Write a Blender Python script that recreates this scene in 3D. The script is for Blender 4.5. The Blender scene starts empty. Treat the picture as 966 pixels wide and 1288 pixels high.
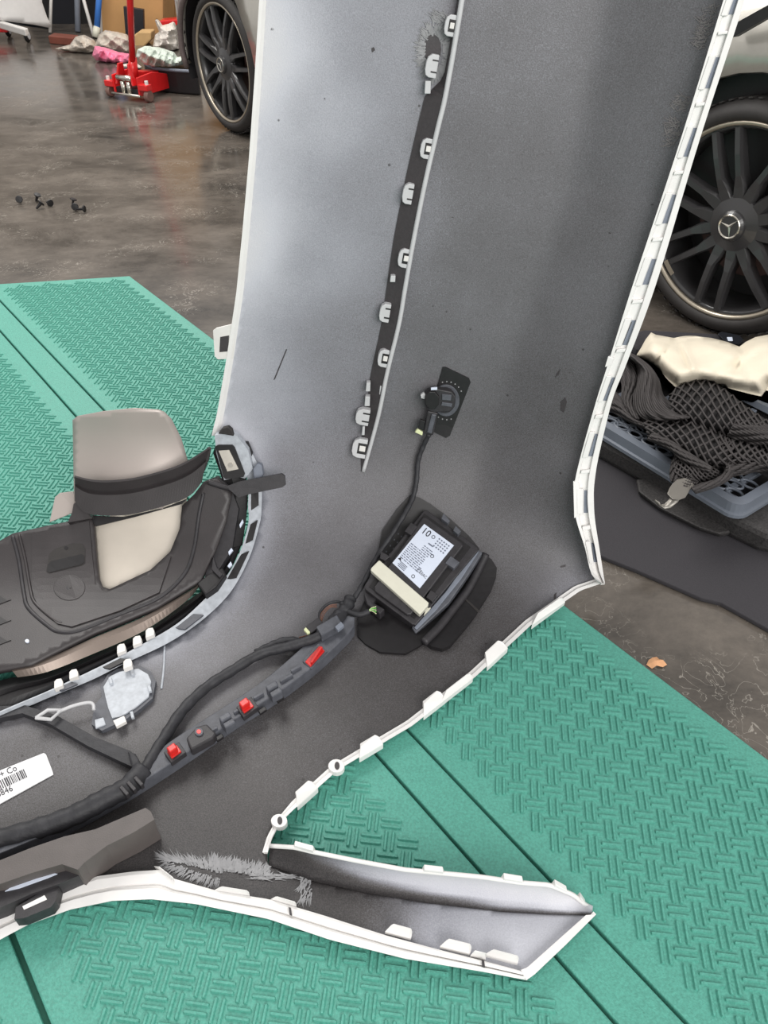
import bpy, bmesh, math, random
import numpy as np
from mathutils import Vector, Matrix
from mathutils.geometry import delaunay_2d_cdt
random.seed(7); np.random.seed(7)
S = bpy.context.scene
COL = S.collection
# ------------------------------------------------------------------ camera
F, CX, CY, CH, TH = 973.0, 483.0, 644.0, 1.2, math.radians(40)
SN, CN = math.sin(TH), math.cos(TH)
cd = bpy.data.cameras.new('camera'); cam = bpy.data.objects.new('camera', cd); COL.objects.link(cam)
cam.location = (0, 0, CH); cam.rotation_euler = (math.radians(90) - TH, 0, 0)
cd.sensor_fit = 'VERTICAL'; cd.sensor_height = 36; cd.lens = F / 1288 * 36; cd.clip_start = .02
S.camera = cam
# ------------------------------------------------------------------ light
w = bpy.data.worlds.new('world'); S.world = w; w.use_nodes = True
bg = w.node_tree.nodes['Background']; bg.inputs[0].default_value = (1, .985, .97, 1); bg.inputs[1].default_value = .56
def area(name, loc, target, size, power, col=(1, 1, 1)):
    l = bpy.data.lights.new(name, 'AREA'); l.shape = 'RECTANGLE'; l.size, l.size_y = size; l.energy = power; l.color = col
    o = bpy.data.objects.new(name, l); COL.objects.link(o); o.location = loc
    o.rotation_euler = (Vector(target) - Vector(loc)).to_track_quat('-Z', 'Y').to_euler()
area('garage_door_daylight', (2.0, -3.0, 3.0), (0, 1.2, .3), (3.5, 2.5), 190, (1, .985, .96))
area('ceiling_light', (-1.6, 3.4, 3.6), (-.8, 2.4, 0), (2.4, 1.6), 90, (1, .98, .95))
area('back_ceiling_light', (-1.5, 6.0, 3.6), (-1, 6, 0), (3.0, 2.0), 110, (1, .96, .9))
S.view_settings.view_transform = 'Standard'; S.view_settings.look = 'None'
S.view_settings.gamma = 1; S.view_settings.use_curve_mapping = False; S.view_settings.exposure = .22

# ------------------------------------------------------------------ pixel rays
def ray(px, py):
    u = (px - CX) / F; v = (py - CY) / F
    return np.array([u, CN - v * SN, -(SN + v * CN)])
CO = np.array([0, 0, CH])
def G(px, py, z=0.0):
    d = ray(px, py); return CO + d * ((z - CH) / d[2])
def YP(px, py, Y):
    d = ray(px, py); return CO + d * (Y / d[1])
# the bumper's base surface: floor wing, corner arc and leaning panel, plus the turned top ledge
ZF, YC, RA, AL = .036, 1.02, .33, math.radians(5)
ZC = ZF + RA
NP = (-math.cos(AL), math.sin(AL)); TP = (YC + RA * math.cos(AL), ZC - RA * math.sin(AL))
XRZ = ([0, .126, .438, .78, 1.07, 1.6], [.17, .189, .248, .325, .345, .37])
def sstep(x, a, b):
    t = np.clip((x - a) / (b - a), 0, 1); return t * t * (3 - 2 * t)
def DF(P):
    X, Y, Z = P[:, 0], P[:, 1], P[:, 2]
    ry, rz = Y - YC, Z - ZC
    dp = NP[0] * (Y - TP[0]) + NP[1] * (Z - TP[1])
    df = Z - ZF
    # sector test
    along = (Y - TP[0]) * math.sin(AL) + (Z - TP[1]) * math.cos(AL)
    insec = (ry > 0) & (along < 0)
    d = np.where(insec, RA - np.hypot(ry, rz), np.where(ry <= 0, np.minimum(df, dp), dp))
    d = np.where((ry <= 0), np.minimum(df, np.maximum(dp, df * .0 + .2)), d)
    xr = np.interp(Z, *XRZ)
    g = .64 * .010 * np.log1p(np.exp(np.clip((X - xr) / .010, -30, 60))) * sstep(Z, .03, .3)
    return d - g
def PS(pts, off=0.0):
    """pixels -> points on the bumper surface raised by off"""
    pts = np.asarray(pts, float); n = len(pts)
    u = (pts[:, 0] - CX) / F; v = (pts[:, 1] - CY) / F
    D = np.stack([u, CN - v * SN, -(SN + v * CN)], 1)
    L = np.linalg.norm(D, axis=1); t = np.full(n, .35)
    off = np.broadcast_to(np.asarray(off, float), (n,))
    for _ in range(110):
        t = t + .7 * (DF(CO + D * t[:, None]) - off) / L
    return CO + D * t[:, None]
def NS(P):
    P = np.asarray(P); e = 1e-3; g = np.zeros_like(P)
    for k in range(3):
        q = np.zeros(3); q[k] = e
        g[:, k] = DF(P + q) - DF(P - q)
    return g / np.linalg.norm(g, axis=1)[:, None]

# ------------------------------------------------------------------ materials
def lin(c):
    return tuple((x / 12.92 if x <= .04045 else ((x + .055) / 1.055) ** 2.4) for x in (v / 255 for v in c))
def mat(name, rgb, rough=.5, metal=0, var=.12, scale=60, bump=0., bscale=300, coat=0, spec=.5, attr=None):
    m = bpy.data.materials.new(name); m.use_nodes = True; nt = m.node_tree; N = nt.nodes; L = nt.links
    b = N['Principled BSDF']; b.inputs['Roughness'].default_value = rough; b.inputs['Metallic'].default_value = metal
    b.inputs['Coat Weight'].default_value = coat; b.inputs['Specular IOR Level'].default_value = spec
    tc = N.new('ShaderNodeTexCoord'); c = lin(rgb)
    nz = N.new('ShaderNodeTexNoise'); nz.inputs['Scale'].default_value = scale; nz.inputs['Detail'].default_value = 5
    L.new(tc.outputs['Object'], nz.inputs['Vector'])
    r = N.new('ShaderNodeValToRGB'); r.color_ramp.elements[0].position = .3; r.color_ramp.elements[1].position = .7
    r.color_ramp.elements[0].color = (*[x * (1 - var) for x in c], 1); r.color_ramp.elements[1].color = (*[min(1, x * (1 + var)) for x in c], 1)
    L.new(nz.outputs['Fac'], r.inputs['Fac']); L.new(r.outputs['Color'], b.inputs['Base Color'])
    if bump:
        n2 = N.new('ShaderNodeTexNoise'); n2.inputs['Scale'].default_value = bscale; n2.inputs['Detail'].default_value = 3
        L.new(tc.outputs['Object'], n2.inputs['Vector'])
        bp = N.new('ShaderNodeBump'); bp.inputs['Strength'].default_value = bump; bp.inputs['Distance'].default_value = .003
        L.new(n2.outputs['Fac'], bp.inputs['Height']); L.new(bp.outputs['Normal'], b.inputs['Normal'])
    return m
M = {}
def defm(k, *a, **kw): M[k] = mat(k, *a, **kw)
defm('white_paint', (232, 230, 228), .35, var=.03, scale=25)
defm('white_plastic', (225, 222, 218), .45, var=.05, scale=40)
defm('grey_white', (178, 183, 190), .45, var=.15, scale=90)
defm('clip_grey', (196, 196, 198), .5, var=.04)
defm('slot_grey', (120, 126, 138), .6, var=.06)
defm('unsprayed_plastic', (62, 58, 60), .55, var=.12, scale=200, bump=.1)
defm('black_plastic', (48, 46, 49), .5, var=.2, scale=80, bump=.15, bscale=600)
defm('deep_black', (26, 24, 26), .5, var=.2, scale=80)
defm('rail_plastic', (84, 86, 93), .5, var=.2, scale=60, bump=.2, bscale=500)
defm('tray_plastic', (56, 52, 53), .45, var=.14, scale=18, bump=.12, bscale=500)
defm('bracket_brown', (86, 80, 78), .5, var=.1, scale=30, bump=.1, bscale=600)
defm('tape', (44, 44, 48), .6, var=.25, scale=60, bump=.5, bscale=90)
defm('red_clip', (205, 40, 36), .35, var=.08)
defm('cream_plastic', (214, 212, 196), .45, var=.03)
defm('label_paper', (214, 222, 238), .35, var=.03, scale=15)
defm('sticker_paper', (222, 222, 224), .5, var=.03)
defm('ink', (40, 40, 46), .6, var=0)
defm('ink_grey', (110, 116, 132), .6, var=0)
defm('steel', (182, 172, 166), .42, metal=.3, var=.06, scale=6)
defm('steel_bright', (205, 196, 184), .5, metal=.15, var=.07, scale=12)
defm('steel_dark', (128, 116, 108), .35, metal=.6, var=.1, scale=8)
defm('rubber', (47, 44, 43), .65, var=.12, scale=40, bump=.15, bscale=120)
defm('rim_black', (54, 53, 54), .3, var=.1, scale=8, coat=.3)
defm('rim_lip', (178, 168, 152), .3, metal=.7, var=.05)
defm('chrome', (205, 200, 190), .2, metal=.9, var=.02)
defm('brake_disc', (92, 70, 66), .5, metal=.4, var=.2, scale=30)
defm('car_paint', (176, 172, 164), .3, metal=.45, var=.03, coat=.7)
defm('car_trim', (104, 92, 90), .45, var=.15)
defm('glass_dark', (20, 22, 24), .1, var=0)
defm('jack_red', (215, 32, 34), .35, var=.08, scale=20, coat=.3)
defm('wheel_brown', (118, 88, 80), .6, var=.1)
defm('cardboard', (196, 150, 98), .75, var=.08, scale=5)
defm('cardboard_light', (204, 168, 118), .75, var=.1, scale=8)
defm('pink_film', (232, 128, 160), .4, var=.12, scale=9)
defm('white_film', (218, 212, 204), .35, var=.1, scale=14)
defm('clear_film', (190, 180, 168), .25, var=.2, scale=22)
defm('blue_handle', (62, 122, 206), .4, var=.05)
defm('mint_cover', (196, 206, 196), .5, var=.25, scale=12)
defm('foam_white', (214, 212, 204), .6, var=.05)
defm('panel_black', (32, 34, 40), .35, var=.15, scale=4)
defm('wood_red', (122, 66, 52), .55, var=.15, scale=10)
defm('cloth', (232, 222, 202), .85, var=.07, scale=9, bump=.25, bscale=60)
defm('net', (58, 54, 54), .7, var=.15, scale=200)
defm('net_dark', (24, 22, 23), .85, var=.15, scale=200)
defm('pad', (52, 50, 54), .85, var=.12, scale=300, bump=.3, bscale=500)
defm('foam_black', (50, 48, 48), .7, var=.45, scale=220, bump=.5, bscale=160)
defm('tray_grey', (104, 110, 120), .4, var=.06, scale=15)
defm('hook_metal', (132, 128, 122), .4, metal=.5, var=.08, scale=30)
defm('leaf', (214, 160, 118), .7, var=.15, scale=60)
defm('residue', (146, 146, 148), .7, var=.15, scale=60)
defm('residue_pale', (120, 116, 116), .7, var=.15, scale=60)
defm('green_wire', (110, 200, 90), .4, var=.05)
defm('wire_orange', (120, 78, 58), .5, var=.1)
defm('lens_clear', (196, 190, 180), .25, var=.1, scale=40)
defm('wall_paint', (150, 140, 130), .7, var=.08, scale=2)
defm('yellow_tab', (216, 222, 176), .5, var=.03)
# mat
def mat_foam():
    m = mat('foam_green', (84, 157, 141), .5, var=.16, scale=260, bump=.4, bscale=420)
    nt = m.node_tree; N = nt.nodes; L = nt.links
    return m
M['foam_green'] = mat_foam()
defm('groove_green', (28, 82, 68), .8, var=.1)
# polished floor
def mat_floor():
    m = bpy.data.materials.new('polished_concrete'); m.use_nodes = True; nt = m.node_tree; N = nt.nodes; L = nt.links
    b = N['Principled BSDF']; tc = N.new('ShaderNodeTexCoord')
    mp = N.new('ShaderNodeMapping'); mp.inputs['Scale'].default_value = (1.0, 1.5, 1); mp.inputs['Rotation'].default_value = (0, 0, .2)
    L.new(tc.outputs['Object'], mp.inputs['Vector'])
    n1 = N.new('ShaderNodeTexNoise'); n1.inputs['Scale'].default_value = 2.6; n1.inputs['Detail'].default_value = 12; n1.inputs['Roughness'].default_value = .74; n1.inputs['Distortion'].default_value = .25
    L.new(mp.outputs[0], n1.inputs['Vector'])
    r = N.new('ShaderNodeValToRGB'); e = r.color_ramp.elements
    e[0].position = .32; e[0].color = (*lin((60, 56, 52)), 1); e[1].position = .72; e[1].color = (*lin((116, 108, 100)), 1)
    L.new(n1.outputs['Fac'], r.inputs['Fac'])
    # pale worm-like scratches
    n2 = N.new('ShaderNodeTexNoise'); n2.inputs['Scale'].default_value = 13; n2.inputs['Detail'].default_value = 3; n2.inputs['Distortion'].default_value = 2.2
    L.new(tc.outputs['Object'], n2.inputs['Vector'])
    ab = N.new('ShaderNodeMath'); ab.operation = 'SUBTRACT'; ab.inputs[1].default_value = .5; L.new(n2.outputs['Fac'], ab.inputs[0])
    ab2 = N.new('ShaderNodeMath'); ab2.operation = 'ABSOLUTE'; L.new(ab.outputs[0], ab2.inputs[0])
    r2 = N.new('ShaderNodeValToRGB'); r2.color_ramp.elements[0].position = .0; r2.color_ramp.elements[0].color = (1, 1, 1, 1)
    r2.color_ramp.elements[1].position = .012; r2.color_ramp.elements[1].color = (0, 0, 0, 1); L.new(ab2.outputs[0], r2.inputs['Fac'])
    n3 = N.new('ShaderNodeTexNoise'); n3.inputs['Scale'].default_value = 5; n3.inputs['Detail'].default_value = 4; L.new(tc.outputs['Object'], n3.inputs['Vector'])
    r3 = N.new('ShaderNodeValToRGB'); r3.color_ramp.elements[0].position = .5; r3.color_ramp.elements[1].position = .62; L.new(n3.outputs['Fac'], r3.inputs['Fac'])
    mu = N.new('ShaderNodeMath'); mu.operation = 'MULTIPLY'; L.new(r2.outputs['Color'], mu.inputs[0]); L.new(r3.outputs['Color'], mu.inputs[1])
    mu2 = N.new('ShaderNodeMath'); mu2.operation = 'MULTIPLY'; mu2.inputs[1].default_value = .5; L.new(mu.outputs[0], mu2.inputs[0])
    mx = N.new('ShaderNodeMixRGB'); L.new(mu2.outputs[0], mx.inputs[0]); L.new(r.outputs['Color'], mx.inputs[1]); mx.inputs[2].default_value = (*lin((190, 184, 174)), 1)
    L.new(mx.outputs[0], b.inputs['Base Color'])
    rr = N.new('ShaderNodeMapRange'); rr.inputs[1].default_value = .3; rr.inputs[2].default_value = .7; rr.inputs[3].default_value = .10; rr.inputs[4].default_value = .26
    L.new(n1.outputs['Fac'], rr.inputs[0]); L.new(rr.outputs[0], b.inputs['Roughness'])
    bp = N.new('ShaderNodeBump'); bp.inputs['Strength'].default_value = .05; bp.inputs['Distance'].default_value = .003
    L.new(n1.outputs['Fac'], bp.inputs['Height']); L.new(bp.outputs['Normal'], b.inputs['Normal'])
    return m
M['floor'] = mat_floor()
# bumper inside: dark moulded plastic under pale overspray (attribute), with speckle
def mat_inner():
    m = bpy.data.materials.new('oversprayed_plastic'); m.use_nodes = True; nt = m.node_tree; N = nt.nodes; L = nt.links
    b = N['Principled BSDF']; tc = N.new('ShaderNodeTexCoord')
    at = N.new('ShaderNodeAttribute'); at.attribute_name = 'spray'
    n1 = N.new('ShaderNodeTexNoise'); n1.inputs['Scale'].default_value = 520; n1.inputs['Detail'].default_value = 4
    n2 = N.new('ShaderNodeTexNoise'); n2.inputs['Scale'].default_value = 9; n2.inputs['Detail'].default_value = 7; n2.inputs['Roughness'].default_value = .65
    for n in (n1, n2): L.new(tc.outputs['Object'], n.inputs['Vector'])
    def math_(op, a, c):
        x = N.new('ShaderNodeMath'); x.operation = op
        for i, k in enumerate((a, c)):
            if isinstance(k, (int, float)): x.inputs[i].default_value = k
            else: L.new(k, x.inputs[i])
        return x.outputs[0]
    s1 = math_('MULTIPLY', math_('MULTIPLY', math_('SUBTRACT', n1.outputs['Fac'], .5), .52), math_('SUBTRACT', 1.05, at.outputs['Fac']))
    s2 = math_('MULTIPLY', math_('SUBTRACT', n2.outputs['Fac'], .5), .12)
    v = math_('ADD', at.outputs['Fac'], math_('ADD', s1, s2))
    r = N.new('ShaderNodeValToRGB'); e = r.color_ramp.elements
    e[0].position = 0; e[0].color = (*lin((34, 32, 34)), 1)
    e[1].position = 1; e[1].color = (*lin((226, 224, 224)), 1)
    for p, c in ((.2, (68, 65, 65)), (.4, (106, 105, 109)), (.6, (150, 151, 159)), (.8, (194, 195, 203))):
        k = e.new(p); k.color = (*lin(c), 1)
    L.new(v, r.inputs['Fac'])
    # dirt specks
    vo = N.new('ShaderNodeTexVoronoi'); vo.inputs['Scale'].default_value = 26; L.new(tc.outputs['Object'], vo.inputs['Vector'])
    r4 = N.new('ShaderNodeValToRGB'); r4.color_ramp.elements[0].position = .05; r4.color_ramp.elements[0].color = (1, 1, 1, 1)
    r4.color_ramp.elements[1].position = .075; r4.color_ramp.elements[1].color = (0, 0, 0, 1); L.new(vo.outputs['Distance'], r4.inputs['Fac'])
    sc = math_('GREATER_THAN', n2.outputs['Fac'], .53)
    mx = N.new('ShaderNodeMixRGB'); L.new(math_('MULTIPLY', math_('MULTIPLY', r4.outputs['Color'], sc), .7), mx.inputs[0])
    L.new(r.outputs['Color'], mx.inputs[1]); mx.inputs[2].default_value = (*lin((40, 36, 34)), 1)
    L.new(mx.outputs[0], b.inputs['Base Color']); b.inputs['Roughness'].default_value = .5
    bp = N.new('ShaderNodeBump'); bp.inputs['Strength'].default_value = .18; bp.inputs['Distance'].default_value = .002
    L.new(n1.outputs['Fac'], bp.inputs['Height']); L.new(bp.outputs['Normal'], b.inputs['Normal'])
    return m
M['inner'] = mat_inner()

# ------------------------------------------------------------------ object helpers
def tag(o, label=None, cat=None, group=None, kind=None):
    if label: o['label'] = label
    if cat: o['category'] = cat
    if group: o['group'] = group
    if kind: o['kind'] = kind
    return o
def thing(name, loc, label, cat, group=None, rz=0):
    o = bpy.data.objects.new(name, None); COL.objects.link(o); o.location = loc; o.rotation_euler = (0, 0, rz); o.empty_display_size = .05
    return tag(o, label, cat, group)
def obj(name, verts, faces, m, parent=None, smooth=False, bevel=0, solid=0, local=False, soff=-1, subsurf=0):
    me = bpy.data.meshes.new(name); me.from_pydata([tuple(map(float, v)) for v in verts], [], [tuple(map(int, f)) for f in faces]); me.update()
    bm = bmesh.new(); bm.from_mesh(me); bmesh.ops.recalc_face_normals(bm, faces=bm.faces) if not solid else None; bm.to_mesh(me); bm.free()
    if smooth: me.polygons.foreach_set('use_smooth', [True] * len(me.polygons))
    o = bpy.data.objects.new(name, me); COL.objects.link(o); me.materials.append(M[m])
    if parent is not None:
        o.parent = parent
        if not local:
            q = parent; mw = Matrix.Identity(4)
            while q: mw = q.matrix_basis @ mw if not q.parent else q.matrix_parent_inverse @ q.matrix_basis @ mw; q = q.parent
            o.matrix_parent_inverse = mw.inverted()
    if subsurf:
        s = o.modifiers.new('s', 'SUBSURF'); s.levels = s.render_levels = subsurf
    if solid:
        s = o.modifiers.new('t', 'SOLIDIFY'); s.thickness = solid; s.offset = soff
    if bevel:
        s = o.modifiers.new('b', 'BEVEL'); s.width = bevel; s.segments = 2; s.limit_method = 'ANGLE'; s.angle_limit = math.radians(40)
    return o
class MB:
    def __init__(s): s.v = []; s.f = []
    def add(s, v, f):
        n = len(s.v); s.v += [tuple(x) for x in v]; s.f += [tuple(i + n for i in q) for q in f]; return s
    def box(s, c, d, rot=None):
        v = [Vector((x * d[0] / 2, y * d[1] / 2, z * d[2] / 2)) for x in (-1, 1) for y in (-1, 1) for z in (-1, 1)]
        if rot is not None: v = [rot @ q for q in v]
        v = [q + Vector(c) for q in v]
        return s.add(v, [(0, 1, 3, 2), (4, 6, 7, 5), (0, 4, 5, 1), (2, 3, 7, 6), (0, 2, 6, 4), (1, 5, 7, 3)])
    def prism(s, bot, top):
        n = len(bot)
        return s.add(list(bot) + list(top), [tuple(range(n))[::-1], tuple(range(n, 2 * n))] + [(i, (i + 1) % n, n + (i + 1) % n, n + i) for i in range(n)])
    def tube(s, pts, r, n=8, cap=True):
        pts = [Vector(p) for p in pts]; rr = r if hasattr(r, '__len__') else [r] * len(pts)
        vs = []; fs = []; up = None
        for i, p in enumerate(pts):
            t = (pts[min(i + 1, len(pts) - 1)] - pts[max(i - 1, 0)]).normalized()
            if up is None:
                up = t.orthogonal().normalized()
            up = (up - t * up.dot(t)).normalized(); b = t.cross(up)
            for k in range(n):
                a = 2 * math.pi * k / n; vs.append(p + (up * math.cos(a) + b * math.sin(a)) * rr[i])
        for i in range(len(pts) - 1):
            for k in range(n):
                fs.append((i * n + k, i * n + (k + 1) % n, (i + 1) * n + (k + 1) % n, (i + 1) * n + k))
        if cap: fs += [tuple(range(n))[::-1], tuple(range((len(pts) - 1) * n, len(pts) * n))]
        return s.add(vs, fs)
    def lathe(s, prof, n=48, closed=False):
        """profile of (r, y) about the local Y axis"""
        vs = []; fs = []; m = len(prof)
        for k in range(n):
            a = 2 * math.pi * k / n
            vs += [(r * math.cos(a), y, r * math.sin(a)) for r, y in prof]
        for k in range(n):
            k2 = (k + 1) % n
            for i in range(m - 1 + (1 if closed else 0)):
                j = (i + 1) % m; fs.append((k * m + i, k2 * m + i, k2 * m + j, k * m + j))
        return s.add(vs, fs)
    def build(s, name, m, parent=None, **kw): return obj(name, s.v, s.f, m, parent, **kw)
def spline(pts, n=8):
    P = [np.array(p, float) for p in pts]; out = []
    for i in range(len(P) - 1):
        a, b, c, d = P[max(i - 1, 0)], P[i], P[i + 1], P[min(i + 2, len(P) - 1)]
        for k in range(n):
            t = k / n; out.append(.5 * (2 * b + (c - a) * t + (2 * a - 5 * b + 4 * c - d) * t * t + (3 * b - a - 3 * c + d) * t ** 3))
    out.append(P[-1]); return np.array(out)
def resample(pts, n):
    P = np.array(pts, float); s = np.concatenate([[0], np.cumsum(np.linalg.norm(np.diff(P, axis=0), axis=1))])
    q = np.linspace(0, s[-1], n); return np.stack([np.interp(q, s, P[:, k]) for k in range(P.shape[1])], 1)
def ext(name, poly, top, thick, m, parent, bevel=.0015, **kw):
    """outline traced on the bumper surface: its top at height top, extruded down by thick"""
    A = np.array(poly, float); big = (A.max(0) - A.min(0)).max() > 40 and not hasattr(top, '__len__')
    if big:
        Pq, tq, bq = cdt(poly, 9); T = PS(Pq, top); N = NS(T); B = T - N * thick; n = len(T); nb = len(bq)
        return MB().add(np.concatenate([T, B]), [tuple(t) for t in tq] + [tuple(n + i for i in t[::-1]) for t in tq] + [(i, (i + 1) % nb, n + (i + 1) % nb, n + i) for i in range(nb)]).build(name, m, parent, bevel=0, **kw)
    T = PS(poly, top); N = NS(T); B = T - N * thick
    return MB().prism(B, T).build(name, m, parent, bevel=bevel, **kw)
def stube(name, pts, off, r, m, parent, n=8, k=6, smooth=True, wob=0):
    p = spline(pts, k)
    offs = off if not hasattr(off, '__len__') else np.interp(np.linspace(0, 1, len(p)), np.linspace(0, 1, len(off)), off)
    P = PS(p, offs)
    rr = r if not wob else [r * (1 + wob * math.sin(i * 1.9) * random.uniform(.4, 1)) for i in range(len(P))]
    return MB().tube(P, rr, n).build(name, m, parent, smooth=smooth)
def inpoly(P, poly):
    P = np.asarray(P); x, y = P[:, 0], P[:, 1]; r = np.zeros(len(P), bool); n = len(poly)
    for i in range(n):
        x0, y0 = poly[i]; x1, y1 = poly[(i + 1) % n]
        c = ((y0 > y) != (y1 > y)) & (x < (x1 - x0) * (y - y0) / (y1 - y0 + 1e-12) + x0); r ^= c
    return r
def dseg(P, line):
    P = np.asarray(P, float); best = np.full(len(P), 1e9)
    for a, b in zip(line[:-1], line[1:]):
        a = np.array(a, float); b = np.array(b, float); d = b - a
        t = np.clip(((P - a) @ d) / (d @ d + 1e-12), 0, 1); best = np.minimum(best, np.linalg.norm(P - a - t[:, None] * d, axis=1))
    return best
def cdt(poly, step, jit=0):
    poly = [tuple(p) for p in poly]; b = []
    for i in range(len(poly)):
        a = np.array(poly[i], float); c = np.array(poly[(i + 1) % len(poly)], float); n = max(1, int(np.linalg.norm(c - a) / step))
        b += [tuple(a + (c - a) * k / n) for k in range(n)]
    A = np.array(b); x0, y0 = A.min(0); x1, y1 = A.max(0)
    gx, gy = np.meshgrid(np.arange(x0, x1, step), np.arange(y0, y1, step)); gx = gx + (np.arange(gx.shape[0]) % 2)[:, None] * step / 2
    g = np.stack([gx.ravel(), gy.ravel()], 1); g = g[inpoly(g, b)]; g = g[dseg(g, b + [b[0]]) > step * .5]
    pts = [Vector(p) for p in b] + [Vector(p) for p in g]
    r = delaunay_2d_cdt(pts, [], [list(range(len(b)))], 1, 1e-6)
    return np.array([tuple(v) for v in r[0]]), r[2], b

# ================================================================== setting
o = obj('floor', [(-9, -3, 0), (9, -3, 0), (9, 12, 0), (-9, 12, 0), (-9, -3, -.1), (9, -3, -.1), (9, 12, -.1), (-9, 12, -.1)],
        [(0, 1, 2, 3), (7, 6, 5, 4), (0, 4, 5, 1), (1, 5, 6, 2), (2, 6, 7, 3), (3, 7, 4, 0)], 'floor'); tag(o, 'dark grey polished concrete workshop floor with scuffs and reflections', 'floor', kind='structure')
o = MB().box((0, 11.0, 1.7), (18, .15, 3.4)).build('wall_back', 'wall_paint'); tag(o, 'plain grey painted wall at the back of the workshop', 'wall', kind='structure')

# ================================================================== green foam mat
MZ = .018
pE0, pE1 = G(163, 347, MZ)[:2], G(966, 955, MZ)[:2]
dA = (pE0 - pE1) / np.linalg.norm(pE0 - pE1); dB = np.array([-dA[1], dA[0]])       # along the folds; dB points to the camera's left
if dB[0] > 0: dB = -dB
def ab(p): q = np.array(p[:2]) - pE0; return np.array([q @ dA, q @ dB])
def wp(a, b, z): q = pE0 + dA * a + dB * b; return (q[0], q[1], z)
bB, bA, bL = ab(G(516, 921, MZ))[1], ab(G(474, 949, MZ))[1], ab(G(20, 1190, MZ))[1]
aT0, aT1 = 0.0, ab(G(0, 357, MZ))[0]; bT1 = ab(G(0, 357, MZ))[1]
def atop(b): return aT0 + (aT1 - aT0) * b / bT1
mt = thing('foam_mat', tuple(wp(-1.2, .8, 0)), 'green folding foam mat embossed with paired bars under the bumper', 'mat')
AE = -3.6
bands = [(0.0, bB - .0025, True), (bB + .0025, bA - .0025, False), (bA + .0025, bL - .004, True), (bL + .004, bL + 1.2, True)]
for b0, b1, pat in bands:
    bot = [wp(AE, b0, 0.001), wp(AE, b1, 0.001), wp(atop(b1), b1, 0.001), wp(atop(b0), b0, 0.001)]
    MB().prism(bot, [(x, y, MZ) for x, y, _ in bot]).build('mat_panel' if pat else 'fold_strip', 'foam_green', mt, bevel=.003)
bot = [wp(AE + .01, .01, .0008), wp(AE + .01, bL + 1.1, .0008), wp(atop(bL + 1.1) - .01, bL + 1.1, .0008), wp(-.01, .01, .0008)]
MB().prism(bot, [(x, y, MZ - .012) for x, y, _ in bot]).build('groove_backing', 'groove_green', mt)
# embossed bars, laid diagonally to the folds
c45 = math.cos(math.pi / 4); e1 = (dA - dB) * c45; e2 = (dA + dB) * c45
bars = MB(); pp = .029; HL, HW, HT = .0165, .0033, .0036
ghost = []
for i in range(-140, 140):
    for j in range(-140, 140):
        c = pE0 - dA * 1.3 + dB * .5 + e1 * (i * pp) + e2 * (j * pp); a, b = ab(c)
        bd = next((q for q in bands if q[0] <= b <= q[1]), None)
        if bd is None or not bd[2]: continue
        m0 = .035 if bd[0] == 0 else .04
        if b - bd[0] < m0 or bd[1] - b < .04 or atop(b) - a < .04 or a < AE + .04: continue
        # only what a view near this one could see
        zc = c[1] * CN + (CH - MZ) * SN; yc = -c[1] * SN + (CH - MZ) * CN
        if zc < .3: continue
        px = CX + F * c[0] / zc; py = CY + F * yc / zc
        if not (-160 < px < 1130 and 300 < py < 1420): continue
        d1, d2 = (e1, e2) if (i + j) % 2 else (e2, e1)
        for s in (-1, 1):
            q = c + d2 * (s * .0056)
            bo = [q + d1 * x + d2 * y for x, y in ((-HL, -HW * .6), (-HL * .9, -HW), (HL * .9, -HW), (HL, -HW * .6), (HL, HW * .6), (HL * .9, HW), (-HL * .9, HW), (-HL, HW * .6))]
            to = [q + (k - q) * np.array([.9, .9]) * 1 for k in bo]
            to = [q + d1 * x * .94 + d2 * y * .45 for x, y in ((-HL, -HW * .6), (-HL * .9, -HW), (HL * .9, -HW), (HL, -HW * .6), (HL, HW * .6), (HL * .9, HW), (-HL * .9, HW), (-HL, HW * .6))]
            n = len(bars.v)
            bars.v += [(k[0], k[1], MZ - .0005) for k in bo] + [(k[0], k[1], MZ + HT) for k in to]
            bars.f += [tuple(range(n + 8, n + 16))] + [(n + k, n + (k + 1) % 8, n + 8 + (k + 1) % 8, n + 8 + k) for k in range(8)]
o = bars.build('embossed_bars', 'foam_green', mt, smooth=False); tag(o, kind='stuff')

# ================================================================== bumper cover
bump = thing('bumper_cover', (0.0, 1.0, .02), 'large white car bumper cover standing on its side wing, grey inner side showing', 'car bumper')
LEFT = [(352, -420), (345, -250), (326, 0), (320, 100), (313, 200), (305, 290), (297, 370), (285, 450), (273, 520), (266, 548)]
LIPo = [(275, 545), (293, 548), (315, 567), (328, 598), (329, 640), (326, 661), (313, 703), (289, 746), (253, 781), (211, 809), (158, 834), (116, 855), (70, 874), (28, 892), (-40, 922), (-160, 975)]
ARCH = [(-260, 1330), (-100, 1240), (0, 1180), (35, 1162), (88, 1143), (141, 1132), (190, 1130), (246, 1136), (338, 1155), (415, 1181), (510, 1205), (606, 1221), (663, 1231), (672, 1225), (748, 1150)]
VAL = [(737, 1151), (630, 1145), (534, 1134), (463, 1122), (391, 1106), (337, 1087)]
TAIL = [(336, 1072), (342, 1052), (353, 1032), (375, 1012), (424, 968), (474, 938), (518, 912), (598, 850), (668, 785), (730, 742), (757, 733)]
RIGHT = [(753, 690), (747, 650), (746, 616), (751, 579), (769, 504), (786, 460), (824, 358), (878, 179), (935, 0), (1010, -240), (1060, -420)]
outline = LEFT + LIPo + [(-300, 1050), (-380, 1220)] + ARCH + VAL + TAIL + RIGHT
P2, tris, bnd = cdt(outline, 7.5)
P3 = PS(P2, 0)
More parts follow.
